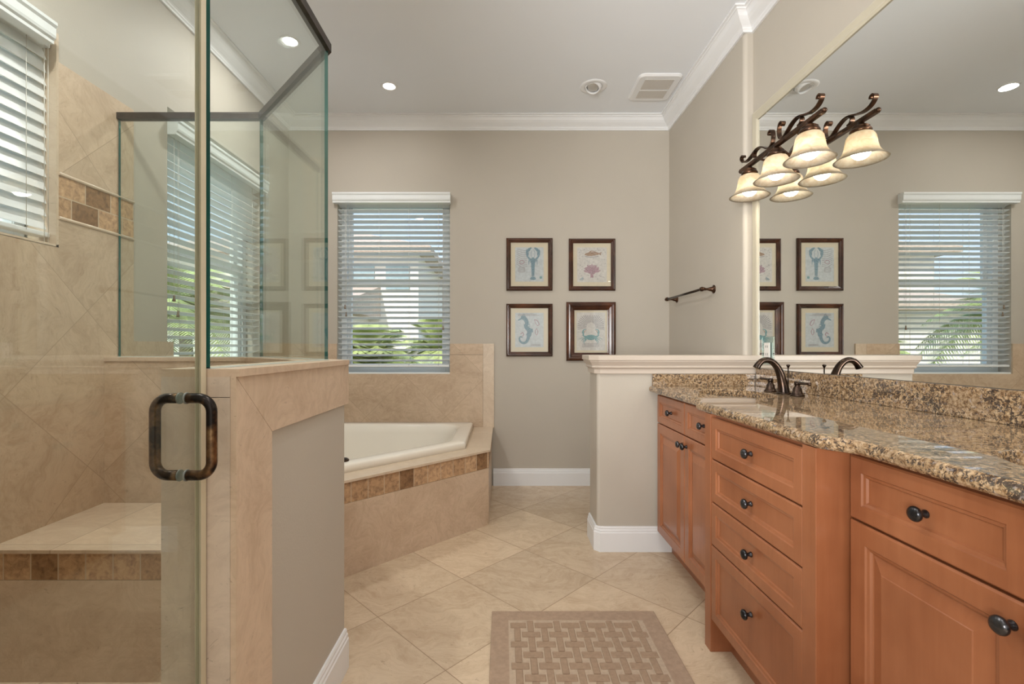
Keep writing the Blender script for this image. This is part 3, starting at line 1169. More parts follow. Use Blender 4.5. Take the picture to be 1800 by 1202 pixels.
# ------------------------------------------------------------------ vanity cabinets
ZK, ZTOP = 0.115, 0.878


def front(mb, x, y0, y1, z0, z1, fw, raised, th=0.020):
    """framed panel front facing -X, its face at x"""
    rings = [(0, th), (0, 0.004), (0.004, 0.0), (fw, 0.0), (fw + 0.003, 0.0035), (fw + 0.009, 0.0050), (fw + 0.012, 0.0095)]
    if raised:
        rings += [(fw + 0.015, 0.0105), (fw + 0.045, 0.0020), (fw + 0.047, 0.0004)]
    mb.loops([[(x + d, y0 + i, z0 + i), (x + d, y1 - i, z0 + i), (x + d, y1 - i, z1 - i), (x + d, y0 + i, z1 - i)] for i, d in rings])


def knob(x, y, z, parent):
    mb = MB()
    mb.lathe((x, y, z), (-1, 0, 0), [(0.0085, 0), (0.0085, 0.002), (0.0062, 0.006), (0.0055, 0.012), (0.0075, 0.015), (0.0145, 0.0185), (0.0158, 0.022),
                                     (0.0152, 0.0255), (0.0120, 0.029), (0.006, 0.0312), (0.0, 0.0317)], 24)
    return mb.build('knob', M['knob'], parent)


def door_cabinet(label, y0, y1, xf, xd):
    """two drawers over two doors; xf face frame, xd the faces of the doors"""
    t = thing('vanity_cabinet', label, 'cabinet', ((xf + XR) / 2, (y0 + y1) / 2, 0), 'maple vanity base cabinets')
    mb = MB()
    mb.box(xf, XR - 0.002, y0 + 0.001, y1 - 0.001, ZK, 0.700)          # open above, where the sink bowl hangs
    mb.box(xf, xf + 0.019, y0 + 0.001, y1 - 0.001, 0.700, ZTOP)
    mb.box(XR - 0.014, XR - 0.002, y0 + 0.001, y1 - 0.001, 0.700, ZTOP)
    mb.box(xf + 0.019, XR - 0.014, y0 + 0.001, y0 + 0.018, 0.700, ZTOP)
    mb.box(xf + 0.019, XR - 0.014, y1 - 0.018, y1 - 0.001, 0.700, ZTOP)
    mb.build('body', M['wood'], t)
    mb = MB()
    mb.box(xf + 0.065, xf + 0.083, y0 + 0.001, y1 - 0.001, 0, ZK)
    mb.build('toe_kick', M['wood'], t)
    ym = (y0 + y1) / 2
    for (a, b, s) in ((y0 + 0.014, ym - 0.0015, 1), (ym + 0.0015, y1 - 0.014, -1)):
        mb = MB(); front(mb, xd, a, b, 0.716, 0.866, 0.036, False)
        d = mb.build('drawer', M['wood'], t)
        knob(xd + 0.009, (a + b) / 2, 0.791, d)
        mb = MB(); front(mb, xd, a, b, 0.121, 0.711, 0.047, True)
        d = mb.build('door', M['wood'], t)
        knob(xd, (b - 0.026) if s == 1 else (a + 0.026), 0.668, d)
    return t


YV0, YV1, YV2, YV3 = 0.336, 1.142, 1.769, 2.560
door_cabinet('maple cabinet with two drawers over two doors, farther one beside the half wall', YV2, YV3, 0.862, 0.842)
door_cabinet('maple cabinet with drawers over doors, nearest one beside the drawer bank', YV0, YV1, 0.858, 0.838)
t = thing('drawer_bank', 'maple bank of four drawers standing forward between the two vanity cabinets', 'cabinet', (1.08, 1.455, 0), 'maple vanity base cabinets')
XBF = 0.766
mb = MB()
mb.box(XBF + 0.022, XR - 0.002, YV1 + 0.001, YV2 - 0.001, ZK, ZTOP)
mb.build('body', M['wood'], t)
for (a, b) in ((YV1, YV1 + 0.052), (YV2 - 0.047, YV2)):
    mb = MB()
    mb.box(XBF, XBF + 0.085, a, b, 0, ZTOP, 0.0015)
    mb.build('post', M['wood'], t)
mb = MB()
mb.box(XBF + 0.077, XBF + 0.095, YV1 + 0.052, YV2 - 0.047, 0, ZK)
mb.build('toe_kick', M['wood'], t)
ya, yb = YV1 + 0.0535, YV2 - 0.0485
for (z0, z1) in ((0.716, 0.867), (0.558, 0.712), (0.400, 0.554), (0.122, 0.396)):
    mb = MB(); front(mb, XBF + 0.0015, ya, yb, z0, z1, 0.036, False)
    d = mb.build('drawer', M['wood'], t)
    knob(XBF + 0.010, (ya + yb) / 2, (z0 + z1) / 2 + (0.0 if z1 > 0.5 else 0.03), d)

# ------------------------------------------------------------------ granite top, sinks, faucets
ZS = 0.912
t = thing('countertop', 'speckled brown granite worktop with a stepped front edge and splashbacks', 'countertop', (1.1, 1.45, ZTOP))
SINKS = ((1.075, 2.15), (1.075, 0.762))
outer = [(XR - 0.001, YV3 + 0.015), (0.803, YV3 + 0.015), (0.803, 1.905), (0.757, 1.832), (0.757, 1.118), (0.803, 1.060), (0.803, YV0), (XR - 0.001, YV0)]
outer = fillet(outer, [0, 0.012, 0.03, 0.03, 0.022, 0.03, 0, 0], 5)
mult = []
for i in range(len(outer)):
    a, b = outer[i], outer[(i + 1) % len(outer)]
    mult.append(0 if (abs(a[0] - b[0]) < 1e-6 and a[0] > 1.2) or (abs(a[1] - b[1]) < 1e-4 and abs(a[0] - b[0]) > 0.3) else 1)
mb = MB()
edge = [(-0.012, ZTOP + 0.001), (-0.006, ZTOP + 0.003), (-0.001, ZTOP + 0.009), (0.0, ZTOP + 0.017), (-0.002, ZS - 0.008), (-0.006, ZS - 0.003), (-0.012, ZS)]
hole_slab(mb, outer, [ellipse(sx, sy, 0.150, 0.205) for sx, sy in SINKS], ZTOP + 0.001, ZS, edge, mult)
mb.build('slab', M['granite'], t)
mb = MB()
mb.box(XR - 0.021, XR - 0.001, YV0, YV3 - 0.004, ZS + 0.0003, 1.0075, 0.002)
mb.build('backsplash', M['granite'], t)
mb = MB()
mb.box(0.822, XR - 0.0215, YV3 - 0.004, YV3 + 0.015, ZS + 0.0003, 0.977, 0.002)
mb.build('side_splash', M['granite'], t)
for (sx, sy), lb in zip(SINKS, ('cream oval undermount sink beside the half wall', 'cream oval undermount sink at the near end of the worktop')):
    t = thing('sink', lb, 'sink', (sx, sy, 0.73), 'undermount vanity sinks')
    mb = MB()
    rings = []
    for s, z in ((1.10, 0.8778), (1.02, 0.8775), (1.0, 0.86), (0.95, 0.81), (0.82, 0.765), (0.55, 0.735), (0.2, 0.728)):
        rings.append([(x, y, z) for x, y in ellipse(sx, sy, 0.152 * s, 0.207 * s, 40)])
    mb.loops(rings, caps=(False, True), smooth=True)
    mb.build('bowl', M['sinkware'], t)
    mb = MB()
    mb.lathe((sx, sy, 0.728), (0, 0, 1), [(0.022, 0), (0.022, 0.003), (0.012, 0.004), (0, 0.004)], 20)
    mb.build('drain', M['bronze'], t)


def faucet(y, label):
    x = 1.283
    t = thing('faucet', label, 'faucet', (x, y, ZS), 'bronze vanity faucets')
    pts = [(x + 0.002, y, ZS), (x + 0.001, y, 0.935), (x - 0.004, y, 0.965), (x - 0.013, y, 1.000), (x - 0.028, y, 1.033), (x - 0.050, y, 1.057), (x - 0.074, y, 1.066),
           (x - 0.097, y, 1.061), (x - 0.113, y, 1.046), (x - 0.123, y, 1.030)]
    rad = [0.0265, 0.0235, 0.0205, 0.0178, 0.0155, 0.0140, 0.0132, 0.0132, 0.0140, 0.0160]
    sp = smooth_path(pts, 5)
    rr = []
    for i in range(len(sp)):
        f = i / 5
        a = min(int(f), len(rad) - 2)
        rr.append(rad[a] + (rad[a + 1] - rad[a]) * (f - a))
    mb = MB(); mb.tube(sp, rr, 20)
    mb.lathe((x + 0.002, y, ZS), (0, 0, 1), [(0.031, 0), (0.031, 0.004), (0.027, 0.008)], 24)
    mb.build('spout', M['faucet'], t)
    mb = MB()
    mb.tube([(x + 0.030, y + 0.012, ZS), (x + 0.030, y + 0.012, 1.035)], 0.0028, 10)
    mb.lathe((x + 0.030, y + 0.012, 1.028), (0, 0, 1), [(0.003, 0), (0.005, 0.006), (0.0085, 0.012), (0.0075, 0.016), (0.0, 0.018)], 14)
    mb.build('lift_rod', M['faucet'], t)
    for s in (1, -1):
        yy = y + s * 0.102
        mb = MB()
        mb.lathe((x, yy, ZS), (0, 0, 1), [(0.029, 0), (0.029, 0.004), (0.025, 0.008), (0.020, 0.016), (0.017, 0.032), (0.0125, 0.039), (0.010, 0.046), (0.0125, 0.050), (0.0125, 0.060), (0.009, 0.064), (0, 0.065)], 22)
        h = mb.build('valve_handle', M['faucet'], t)
        mb = MB()
        mb.tube([(x, yy, ZS + 0.055), (x, yy + s * 0.02, ZS + 0.057), (x, yy + s * 0.06, ZS + 0.058), (x, yy + s * 0.082, ZS + 0.058), (x, yy + s * 0.086, ZS + 0.058)],
                [0.0075, 0.0065, 0.0055, 0.0075, 0.003], 12)
        mb.build('lever', M['faucet'], h)
    return t


faucet(2.135, 'oil-rubbed bronze faucet behind the sink beside the half wall')
faucet(0.762, 'oil-rubbed bronze faucet behind the near sink')

# ------------------------------------------------------------------ mirror, outlet, vanity lights
MX = XR - 0.003
MY0, MY1, MZ0, MZ1 = 0.37, 2.545, 1.0095, 2.367
t = thing('wall_mirror', 'large wall mirror in a slim cream frame above the granite splashback', 'mirror', (MX, 1.45, 1.01))
mb = MB()
v = [mb.bm.verts.new(p) for p in ((MX - .006, MY0, MZ0), (MX - .006, MY1, MZ0), (MX - .006, MY1, MZ1), (MX - .006, MY0, MZ1), (MX, MY0, MZ0), (MX, MY1, MZ0), (MX, MY1, MZ1), (MX, MY0, MZ1))]
for q, mi in (((0, 1, 2, 3), 0), ((4, 7, 6, 5), 1), ((0, 4, 5, 1), 1), ((1, 5, 6, 2), 1), ((2, 6, 7, 3), 1), ((3, 7, 4, 0), 1)):
    mb.face([v[i] for i in q], mi)
mb.build('mirror_glass', [M['mirror'], plain('mirror_edge', (0.02, 0.05, 0.035), 0.2)], t)
mb = MB()
fw = 0.052
prof = [(0.0, 0.0), (0.0, 0.010), (0.010, 0.015), (0.020, 0.011), (0.044, 0.014), (0.052, 0.012), (0.052, 0.0)]   # out from the glass, proud of the wall
rings = []
for (yy, zz, sy, sz) in ((MY1, MZ0, 1, 0), (MY1, MZ1, 1, 1), (MY0, MZ1, -1, 1), (MY0, MZ0, -1, 0)):
    rings.append([(MX - 0.001 - h, yy + sy * d + 0.002 * sy, zz + sz * d + 0.002 * sz) for d, h in prof])
mb.loops(rings)
mb.build('frame', M['mirror_frame'], t)

t = thing('power_outlet', 'white outlet with a clear glass cover plate at the bottom mirror corner', 'outlet', (MX - 0.006, 2.455, 1.04))
xo = MX - 0.0065
mb = MB()
mb.box(xo - 0.004, xo, 2.402, 2.508, 1.032, 1.180, 0.0015)
mb.build('cover_plate', glass_mat('cover_plate_glass', (0.88, 0.94, 0.94, 1), 2.0), t)
mb = MB()
mb.box(xo - 0.009, xo - 0.0045, 2.428, 2.478, 1.068, 1.148, 0.0015)
so = mb.build('receptacle', M['plastic'], t)
for z in (1.088, 1.128):
    for y in (2.445, 2.461):
        mb = MB()
        mb.box(xo - 0.0094, xo - 0.0088, y - 0.0018, y + 0.0018, z - 0.006, z + 0.006)
        mb.build('slot', M['dark'], so)

BX, BZ = 1.288, 2.075
SCROLL = [(.047, .066), (.056, .073), (.053, .082), (.041, .086), (.029, .077), (.023, .053), (.028, .024), (.045, .009), (.070, .011), (.100, .030), (.135, .046), (.170, .048),
          (.212, .036), (.250, .027), (.285, .030), (.308, .043), (.318, .060), (.309, .071), (.296, .068), (.293, .058)]
HOOK = [(.158, .048), (.178, .044), (.190, .030), (.184, .014), (.168, .009)]


def vanity_light(yc, label):
    t = thing('vanity_light', label, 'wall light', (1.395, yc, 2.03), 'bronze vanity lights on the mirror')
    xm = MX - 0.0065
    mb = MB()
    mb.lathe((xm, yc, 2.035), (-1, 0, 0), [(0.062, 0), (0.062, 0.006), (0.054, 0.014), (0.030, 0.018), (0.022, 0.030), (0.014, 0.036)], 28, sx=1.25)
    mb.build('backplate', M['bronze_warm'], t)
    mb = MB()
    mb.tube(smooth_path([(xm - 0.02, yc, 2.035), (xm - 0.05, yc, 2.03), (BX + 0.03, yc, 2.05), (BX, yc, BZ)], 5), 0.009, 12)
    for s in (1, -1):
        mb.ribbon(smooth_path([(xm - 0.02, yc + s * 0.02, 2.03), (xm - 0.045, yc + s * 0.07, 2.035), (BX + 0.03, yc + s * 0.13, 2.055), (BX, yc + s * 0.15, BZ)], 5), (0, 0, 1), 0.012, 0.004)
    mb.build('arm', M['bronze_warm'], t)
    mb = MB()
    mb.box(BX - 0.011, BX + 0.011, yc - 0.325, yc + 0.325, BZ - 0.0085, BZ + 0.0085, 0.002)
    for s in (1, -1):
        mb.sphere((BX, yc + s * 0.328, BZ), 0.011, 14, 8)
    mb.build('bar', M['bronze_warm'], t)
    for s in (1, -1):
        mb = MB()
        for crv in (SCROLL, HOOK):
            mb.ribbon(smooth_path([(BX, yc + s * a, BZ + 0.004 + h) for a, h in crv], 5), (1, 0, 0), 0.019, 0.0060)
        mb.build('scroll', M['bronze_warm'], t)
    for dy in (-0.238, 0, 0.238):
        y = yc + dy
        mb = MB()
        mb.lathe((BX, y, 2.022), (0, 0, 1), [(0.034, 0.0), (0.038, 0.004), (0.040, 0.010), (0.036, 0.018), (0.030, 0.021), (0.033, 0.026), (0.024, 0.033), (0.012, 0.040), (0.012, 0.050)], 24)
        so = mb.build('socket_cup', M['bronze_warm'], t)
        mb = MB()
        outp = [(0.033, 2.024), (0.044, 2.019), (0.052, 2.006), (0.056, 1.985), (0.059, 1.965), (0.064, 1.948), (0.075, 1.930), (0.089, 1.917), (0.0975, 1.911)]
        inp = [(r - 0.003, z - 0.0022) for r, z in outp][::-1]
        mb.lathe((BX, y, 0), (0, 0, 1), [(r, z) for r, z in outp + inp], 40, caps=(False, False))
        mb.build('glass_shade', M['shade'], t)
        mb = MB()
        mb.sphere((BX, y, 1.948), 0.036, 22, 14)
        mb.build('bulb', M['bulb'], t)
    return t


vanity_light(2.198, 'bronze three-shade scroll light on the mirror above the far sink')
vanity_light(0.71, 'bronze three-shade scroll light on the mirror above the near sink')

# ------------------------------------------------------------------ towel bar
t = thing('towel_bar', 'dark bronze towel bar on the wall behind the half wall', 'towel bar', (XN, 3.31, 1.497))
for y in (2.995, 3.63):
    mb = MB()
    mb.lathe((XN, y, 1.497), (-1, 0, 0), [(0.027, 0), (0.027, 0.004), (0.022, 0.007), (0.0155, 0.012), (0.013, 0.026), (0.008, 0.040), (0.0072, 0.052), (0.010, 0.058), (0.0075, 0.062), (0.0075, 0.068)], 22)
    s = (-1 if y < 3.3 else 1)
    mb.lathe((1.277, y - 0.018, 1.497), (0, 1, 0), [(0.006, 0), (0.0125, 0.004), (0.015, 0.012), (0.015, 0.024), (0.0125, 0.032), (0.006, 0.036)], 18)
    mb.lathe((1.277, y + s * 0.018, 1.497), (0, s, 0), [(0.006, 0), (0.011, 0.005), (0.009, 0.011), (0.0, 0.016)], 16)
    mb.build('post', M['bronze_warm'], t)
mb = MB()
mb.tube([(1.277, 2.995, 1.497), (1.277, 3.63, 1.497)], 0.0078, 16)
mb.build('bar', M['bronze'], t)


# ------------------------------------------------------------------ framed prints
class Art:
    """flat ink shapes on a print; u right, v up, in units of the print's half width"""
    def __init__(self, cx, cz, s, y):
        self.cx, self.cz, self.s, self.y = cx, cz, s, y
        self.mb = {}
        self.k = 0

    def m(self, key):
        self.k += 1
        self.yy = self.y - self.k * 6e-6
        return self.mb.setdefault(key, MB())

    def poly(self, key, pts):
        b = self.m(key)
        P = [(self.cx + u * self.s, self.cz + v * self.s) for u, v in pts]
        b.loops([[(x, self.y, z) for x, z in P], [(x, self.yy - 0.0005, z) for x, z in P]])

    def ell(self, key, u, v, ru, rv, rot=0, n=18):
        c, s = math.cos(rot), math.sin(rot)
        self.poly(key, [(u + ru * math.cos(a) * c - rv * math.sin(a) * s, v + ru * math.cos(a) * s + rv * math.sin(a) * c) for a in [2 * math.pi * k / n for k in range(n)]])

    def stroke(self, key, pts, w0, w1=None):
        w1 = w0 if w1 is None else w1
        sp = [(p.x, p.y) for p in smooth_path([(a, b, 0) for a, b in pts], 4)]
        L, Rr = [], []
        for i, (a, b) in enumerate(sp):
            p, q = sp[max(i - 1, 0)], sp[min(i + 1, len(sp) - 1)]
            dx, dy = q[0] - p[0], q[1] - p[1]
            n = math.hypot(dx, dy) or 1
            w = (w0 + (w1 - w0) * i / (len(sp) - 1)) / 2
            L.append((a - dy / n * w, b + dx / n * w)); Rr.append((a + dy / n * w, b - dx / n * w))
        b_ = self.m(key)
        rings = []
        for l, r in zip(L, Rr):
            (x0, z0), (x1, z1) = [(self.cx + u * self.s, self.cz + v * self.s) for u, v in (l, r)]
            rings.append([(x0, self.y, z0), (x1, self.y, z1), (x1, self.yy - 0.0005, z1), (x0, self.yy - 0.0005, z0)])
        b_.loops(rings)

    def build(self, parent, names):
        for k, mbb in self.mb.items():
            mbb.build(names.get(k, 'background_pattern' if k == 'ink_faint' else 'shell_pattern'), M[k], parent)


def art_lobster(a):
    k = 'ink_blue'
    random.seed(3)
    for i in range(9):
        v = 1.1 - i * 0.13
        a.stroke('ink_faint', [(-0.9, v), (-0.5, v - 0.10 - 0.02 * i), (-0.15, v - 0.16)], 0.03)
    for s in (1, -1):
        a.stroke(k, [(0.25 + s * 0.10, 0.30), (0.25 + s * 0.34, 0.50), (0.25 + s * 0.44, 0.80), (0.25 + s * 0.30, 1.08), (0.25 + s * 0.10, 1.16)], 0.12, 0.10)
        a.ell(k, 0.25 + s * 0.40, 0.82, 0.10, 0.24, -s * 0.15)
        a.ell(k, 0.25 + s * 0.27, 1.02, 0.07, 0.16, s * 0.7)
        for j in range(4):
            a.stroke(k, [(0.25 + s * 0.10, 0.34 - j * 0.08), (0.25 + s * 0.25, 0.42 - j * 0.06), (0.25 + s * 0.30, 0.22 - j * 0.08)], 0.03)
        a.stroke(k, [(0.25 + s * 0.05, 0.42), (0.25 + s * 0.14, 0.75), (0.25 + s * 0.06, 1.0)], 0.025)
    a.ell(k, 0.25, 0.22, 0.17, 0.28)
    for j in range(7):
        a.ell(k, 0.25, -0.02 - j * 0.12, 0.145 - j * 0.006, 0.085)
    for r in (-0.7, -0.35, 0, 0.35, 0.7):
        a.ell(k, 0.25 + math.sin(r) * 0.16, -0.92 - math.cos(r) * 0.05, 0.07, 0.13, r)
    a.stroke('ink_mauve', [(-0.7, 0.16), (-0.62, 0.27), (-0.45, 0.28), (-0.36, 0.17), (-0.45, 0.06), (-0.62, 0.05), (-0.7, 0.16)], 0.04)
    for j in range(5):
        a.stroke('ink_faint', [(-0.8, -0.28 - j * 0.06), (-0.55, -0.16 - j * 0.1), (-0.3, -0.3 - j * 0.05)], 0.03)
    a.poly('ink_teal', [(0.72, -1.0), (0.88, -1.0), (0.88, -0.84), (0.72, -0.84)])


def art_coral(a):
    k = 'ink_brown'
    a.ell(k, 0.0, 0.72, 0.50, 0.13, 0.06)
    a.poly(k, [(0.42, 0.74), (0.62, 0.62), (0.60, 0.74), (0.70, 0.86), (0.45, 0.80)])
    a.stroke(k, [(-0.2, 0.82), (0.0, 0.92), (0.3, 0.84)], 0.09, 0.03)
    a.stroke('ink_faint', [(-0.45, 0.56), (0.0, 0.50), (0.45, 0.57)], 0.05)
    k = 'ink_mauve'
    for j in range(19):
        th = R(-100 + j * 200 / 18)
        L = 0.50 + 0.05 * math.sin(j * 2.3)
        a.stroke(k, [(0, -0.62), (math.sin(th) * L * 0.5, -0.48 + math.cos(th) * L * 0.42), (math.sin(th) * L * 1.02, -0.40 + math.cos(th) * L * 0.80)], 0.03, 0.075)
    a.ell(k, 0, -0.46, 0.26, 0.20)
    a.stroke(k, [(0, -0.60), (0, -0.86)], 0.16, 0.22)
    random.seed(5)
    for j in range(60):
        u, v = random.uniform(-0.88, 0.88), random.uniform(-1.1, 1.1)
        a.stroke('ink_faint', [(u, v), (u + 0.04, v + 0.03), (u + 0.08, v)], 0.025)
    for j in range(4):
        a.stroke('ink_blue', [(-0.80 + j * 0.06, -1.05), (-0.74 + j * 0.05, -0.90 + 0.03 * j)], 0.025)


def art_seahorse(a):
    k = 'ink_blue'
    a.stroke(k, [(-0.40, 0.86), (-0.26, 0.72), (-0.18, 0.52), (-0.22, 0.30), (-0.30, 0.16)], 0.30, 0.22)
    a.ell(k, -0.42, 0.88, 0.19, 0.16, -0.2)
    a.stroke(k, [(-0.52, 0.82), (-0.72, 0.72), (-0.80, 0.68)], 0.11, 0.07)
    a.stroke(k, [(-0.48, 1.00), (-0.40, 1.12), (-0.30, 1.02)], 0.06)
    a.stroke(k, [(-0.26, 0.42), (-0.22, 0.20), (-0.05, 0.02), (0.0, -0.20), (-0.08, -0.42)], 0.26, 0.34)
    a.stroke(k, [(-0.06, -0.35), (-0.10, -0.62), (-0.25, -0.86), (-0.48, -0.90), (-0.66, -0.78), (-0.70, -0.58), (-0.60, -0.46), (-0.50, -0.54)], 0.24, 0.06)
    a.poly(k, [(0.04, 0.12), (0.24, 0.08), (0.26, -0.14), (0.06, -0.22)])
    for j in range(6):
        a.stroke(k, [(-0.08 + j * 0.012, 0.40 - j * 0.13), (0.04 + j * 0.02, 0.40 - j * 0.13)], 0.05)
    m_ = 'ink_mauve'
    a.stroke(m_, [(-0.62, -0.30), (-0.48, -0.18), (-0.40, -0.34), (-0.50, -0.44)], 0.06)
    a.stroke(m_, [(0.34, 0.72), (0.55, 0.66), (0.68, 0.40), (0.58, 0.30)], 0.05)
    a.stroke(m_, [(0.36, 0.70), (0.46, 0.42), (0.60, 0.30)], 0.035)
    a.stroke(m_, [(0.50, 0.10), (0.40, -0.12), (0.50, -0.36), (0.60, -0.12), (0.50, 0.10)], 0.04)
    for j in range(6):
        a.stroke('ink_faint', [(-0.8, 1.14 - j * 0.03), (0.3 + j * 0.1, 1.16 - j * 0.03)], 0.015)
        a.stroke('ink_faint', [(0.1, -1.0 - j * 0.025), (0.8, -1.0 - j * 0.025)], 0.014)


def art_crab(a):
    random.seed(9)
    for j in range(25):
        th = R(-100 + j * 200 / 24)
        r0, r1 = 0.28 + 0.08 * random.random(), 0.95
        p0 = (math.sin(th) * r0, 0.32 + math.cos(th) * r0)
        p1 = (max(-0.92, min(0.92, math.sin(th) * r1)), min(1.14, 0.32 + math.cos(th) * r1))
        a.stroke('ink_faint', [p0, ((p0[0] + p1[0]) / 2 + 0.02, (p0[1] + p1[1]) / 2), p1], 0.03, 0.06)
    k = 'ink_teal'
    a.ell(k, 0.0, -0.42, 0.33, 0.19)
    a.poly(k, [(-0.48, -0.38), (-0.2, -0.26), (0.2, -0.26), (0.48, -0.38), (0.2, -0.56), (-0.2, -0.56)])
    for s in (1, -1):
        a.stroke(k, [(s * 0.30, -0.36), (s * 0.52, -0.30), (s * 0.50, -0.10)], 0.09, 0.10)
        a.stroke(k, [(s * 0.54, -0.14), (s * 0.52, 0.08), (s * 0.30, 0.16)], 0.15, 0.03)
        a.stroke('ink_brown', [(s * 0.46, -0.08), (s * 0.40, 0.04), (s * 0.28, 0.10)], 0.06, 0.02)
        for j in range(4):
            a.stroke(k, [(s * 0.30, -0.46 - j * 0.035), (s * (0.62 - j * 0.05), -0.46 - j * 0.10), (s * (0.80 - j * 0.13), -0.54 - j * 0.13)], 0.06, 0.02)
    for j in range(5):
        a.stroke('ink_faint', [(-0.6, -0.85 - j * 0.06), (0.6, -0.82 - j * 0.06)], 0.025)


def picture(x0, x1, z0, z1, fw, label, art, paper, mat_w, depth=0.026, names={}):
    cx, cz = (x0 + x1) / 2, (z0 + z1) / 2
    t = thing('framed_print', label, 'framed picture', (cx, YB, z0), 'framed sea life prints on the back wall')
    yf = YB - 0.001
    prof = [(0, 0), (0, depth * 0.55), (0.004, depth * 0.8), (fw * 0.28, depth), (fw * 0.45, depth * 0.93), (fw * 0.55, depth * 0.70), (fw * 0.80, depth * 0.55), (fw * 0.9, depth * 0.42), (fw, depth * 0.36), (fw, 0)]
    mb = MB()
    rings = []
    for (xx, zz, sx, sz) in ((x0, z0, 1, 1), (x1, z0, -1, 1), (x1, z1, -1, -1), (x0, z1, 1, -1)):
        rings.append([(xx + sx * d, yf - h, zz + sz * d) for d, h in prof])
    rings.append(rings[0])
    mb.loops(rings, caps=(False, False))
    mb.build('frame', M['frame_wood'], t)
    mb = MB()
    mb.box(x0 + fw * 0.9, x1 - fw * 0.9, yf - 0.0045, yf - 0.0015, z0 + fw * 0.9, z1 - fw * 0.9)
    mb.build('mat', M['mat_board'], t)
    px0, px1, pz0, pz1 = x0 + fw + mat_w, x1 - fw - mat_w, z0 + fw + mat_w * 1.05, z1 - fw - mat_w * 1.05
    mb = MB()
    mb.box(px0, px1, yf - 0.0053, yf - 0.0047, pz0, pz1)
    pr = mb.build('print', M[paper], t)
    a = Art((px0 + px1) / 2, (pz0 + pz1) / 2, (px1 - px0) / 2, yf - 0.0054)
    art(a)
    a.build(pr, names)
    mb = MB()
    mb.box(x0 + fw, x1 - fw, yf - 0.0082, yf - 0.0070, z0 + fw, z1 - fw)
    mb.build('glazing', M['picture_glass'], t)
    return t


PX = lambda x: (x - CX) / FPX * YB
PZ = lambda y: H - (y - CY) / FPX * YB
picture(PX(890), PX(971), PZ(511), PZ(419), 0.036, 'dark framed lobster print, directly above the seahorse print', art_lobster, 'paper_blue', 0.036, names={'ink_blue': 'lobster_drawing'})
picture(PX(999.5), PX(1081), PZ(511), PZ(420), 0.036, 'dark framed print of a fish above a pink coral fan', art_coral, 'paper', 0.032, names={'ink_brown': 'fish_drawing', 'ink_mauve': 'coral_drawing'})
picture(PX(890), PX(971), PZ(626), PZ(534), 0.036, 'dark framed blue seahorse print beside the tub tile', art_seahorse, 'paper_blue', 0.036, names={'ink_blue': 'seahorse_drawing'})
picture(PX(995), PX(1081.5), PZ(634), PZ(531), 0.066, 'dark framed crab print in the widest frame of the four', art_crab, 'paper', 0.018, 0.034, names={'ink_teal': 'crab_drawing'})

# ------------------------------------------------------------------ rug
t = thing('bath_rug', 'tan bath rug with a raised basketweave pattern on the stone floor', 'rug', (0.296, 1.4, 0.0))
RX0, RX1, RY0, RY1 = -0.046, 0.637, 0.87, 1.972
mb = MB()
mb.box(RX0, RX1, RY0, RY1, 0.0005, 0.010, 0.003)
mb.build('border', M['rug'], t)
mb = MB()
mb.box(RX0 + 0.068, RX1 - 0.068, RY0 + 0.068, RY1 - 0.068, 0.0085, 0.0108)
mb.build('pale_ground', M['rug_pale'], t)
mb = MB()
ix0, ix1, iy0, iy1 = RX0 + 0.076, RX1 - 0.076, RY0 + 0.076, RY1 - 0.076
ncol, nrow = 10, 16
pu, pv = (ix1 - ix0) / ncol, (iy1 - iy0) / nrow
for i in range(ncol):
    for j in range(nrow):
        cx_, cy_ = ix0 + (i + 0.5) * pu, iy1 - (j + 0.5) * pv
        if (i + j) % 2 == 0:
            hx, hy = pu * 0.67, pv * 0.27
        else:
            hx, hy = pu * 0.23, pv * 0.68
        mb.box(max(cx_ - hx, ix0), min(cx_ + hx, ix1), max(cy_ - hy, iy0), min(cy_ + hy, iy1), 0.0095, 0.0142, 0.0018, seg=1)
mb.build('raised_weave', M['rug_weave'], t)

# ------------------------------------------------------------------ ceiling fittings
CANS = [(-0.81, 3.323, 'lit recessed ceiling light nearest the back wall, above the tub', 0.5), (-1.293, 2.835, 'lit recessed ceiling light seen above the angled shower glass', 6.0),
        (-1.2, 1.2, 'added unseen fill downlight over the shower', 12.0), (-0.05, 1.35, 'added unseen fill downlight above the rug', 6.5), (0.35, 0.25, 'added unseen fill downlight right above the vanity aisle', 5.0),  # from here on the downlights are out of view, added for fill
        (-0.5, -0.8, 'added unseen fill downlight behind the shower wall', 3.5), (0.9, -0.9, 'added unseen fill downlight by the added front opening', 3.5)]
for x, y, lb, watts in CANS:
    t = thing('recessed_light', lb, 'ceiling light', (x, y, ZC), 'recessed ceiling lights')
    mb = MB()
    mb.lathe((x, y, ZC - 0.0005), (0, 0, -1), [(0.062, 0), (0.062, 0.002), (0.056, 0.006), (0.046, 0.006), (0.041, 0.003), (0.041, 0.0)], 32, caps=(False, False))
    mb.build('trim_ring', M['trim'], t)
    mb = MB()
    mb.lathe((x, y, ZC - 0.0008), (0, 0, -1), [(0.041, 0), (0.041, 0.002), (0.025, 0.004), (0.0, 0.005)], 28, caps=(True, False))
    mb.build('lens', M['can_glow'], t)
    d = bpy.data.lights.new('downlight', 'AREA')
    d.shape = 'DISK'; d.size = 0.10; d.energy = watts * CAN_W; d.color = (1.0, 0.97, 0.93)
    o = bpy.data.objects.new('downlight', d)
    COL.objects.link(o)
    o.location = (x, y, ZC - 0.012)
x, y = 0.646, 3.33
t = thing('eyeball_light', 'unlit white eyeball ceiling light beside the vent', 'ceiling light', (x, y, ZC))
mb = MB()
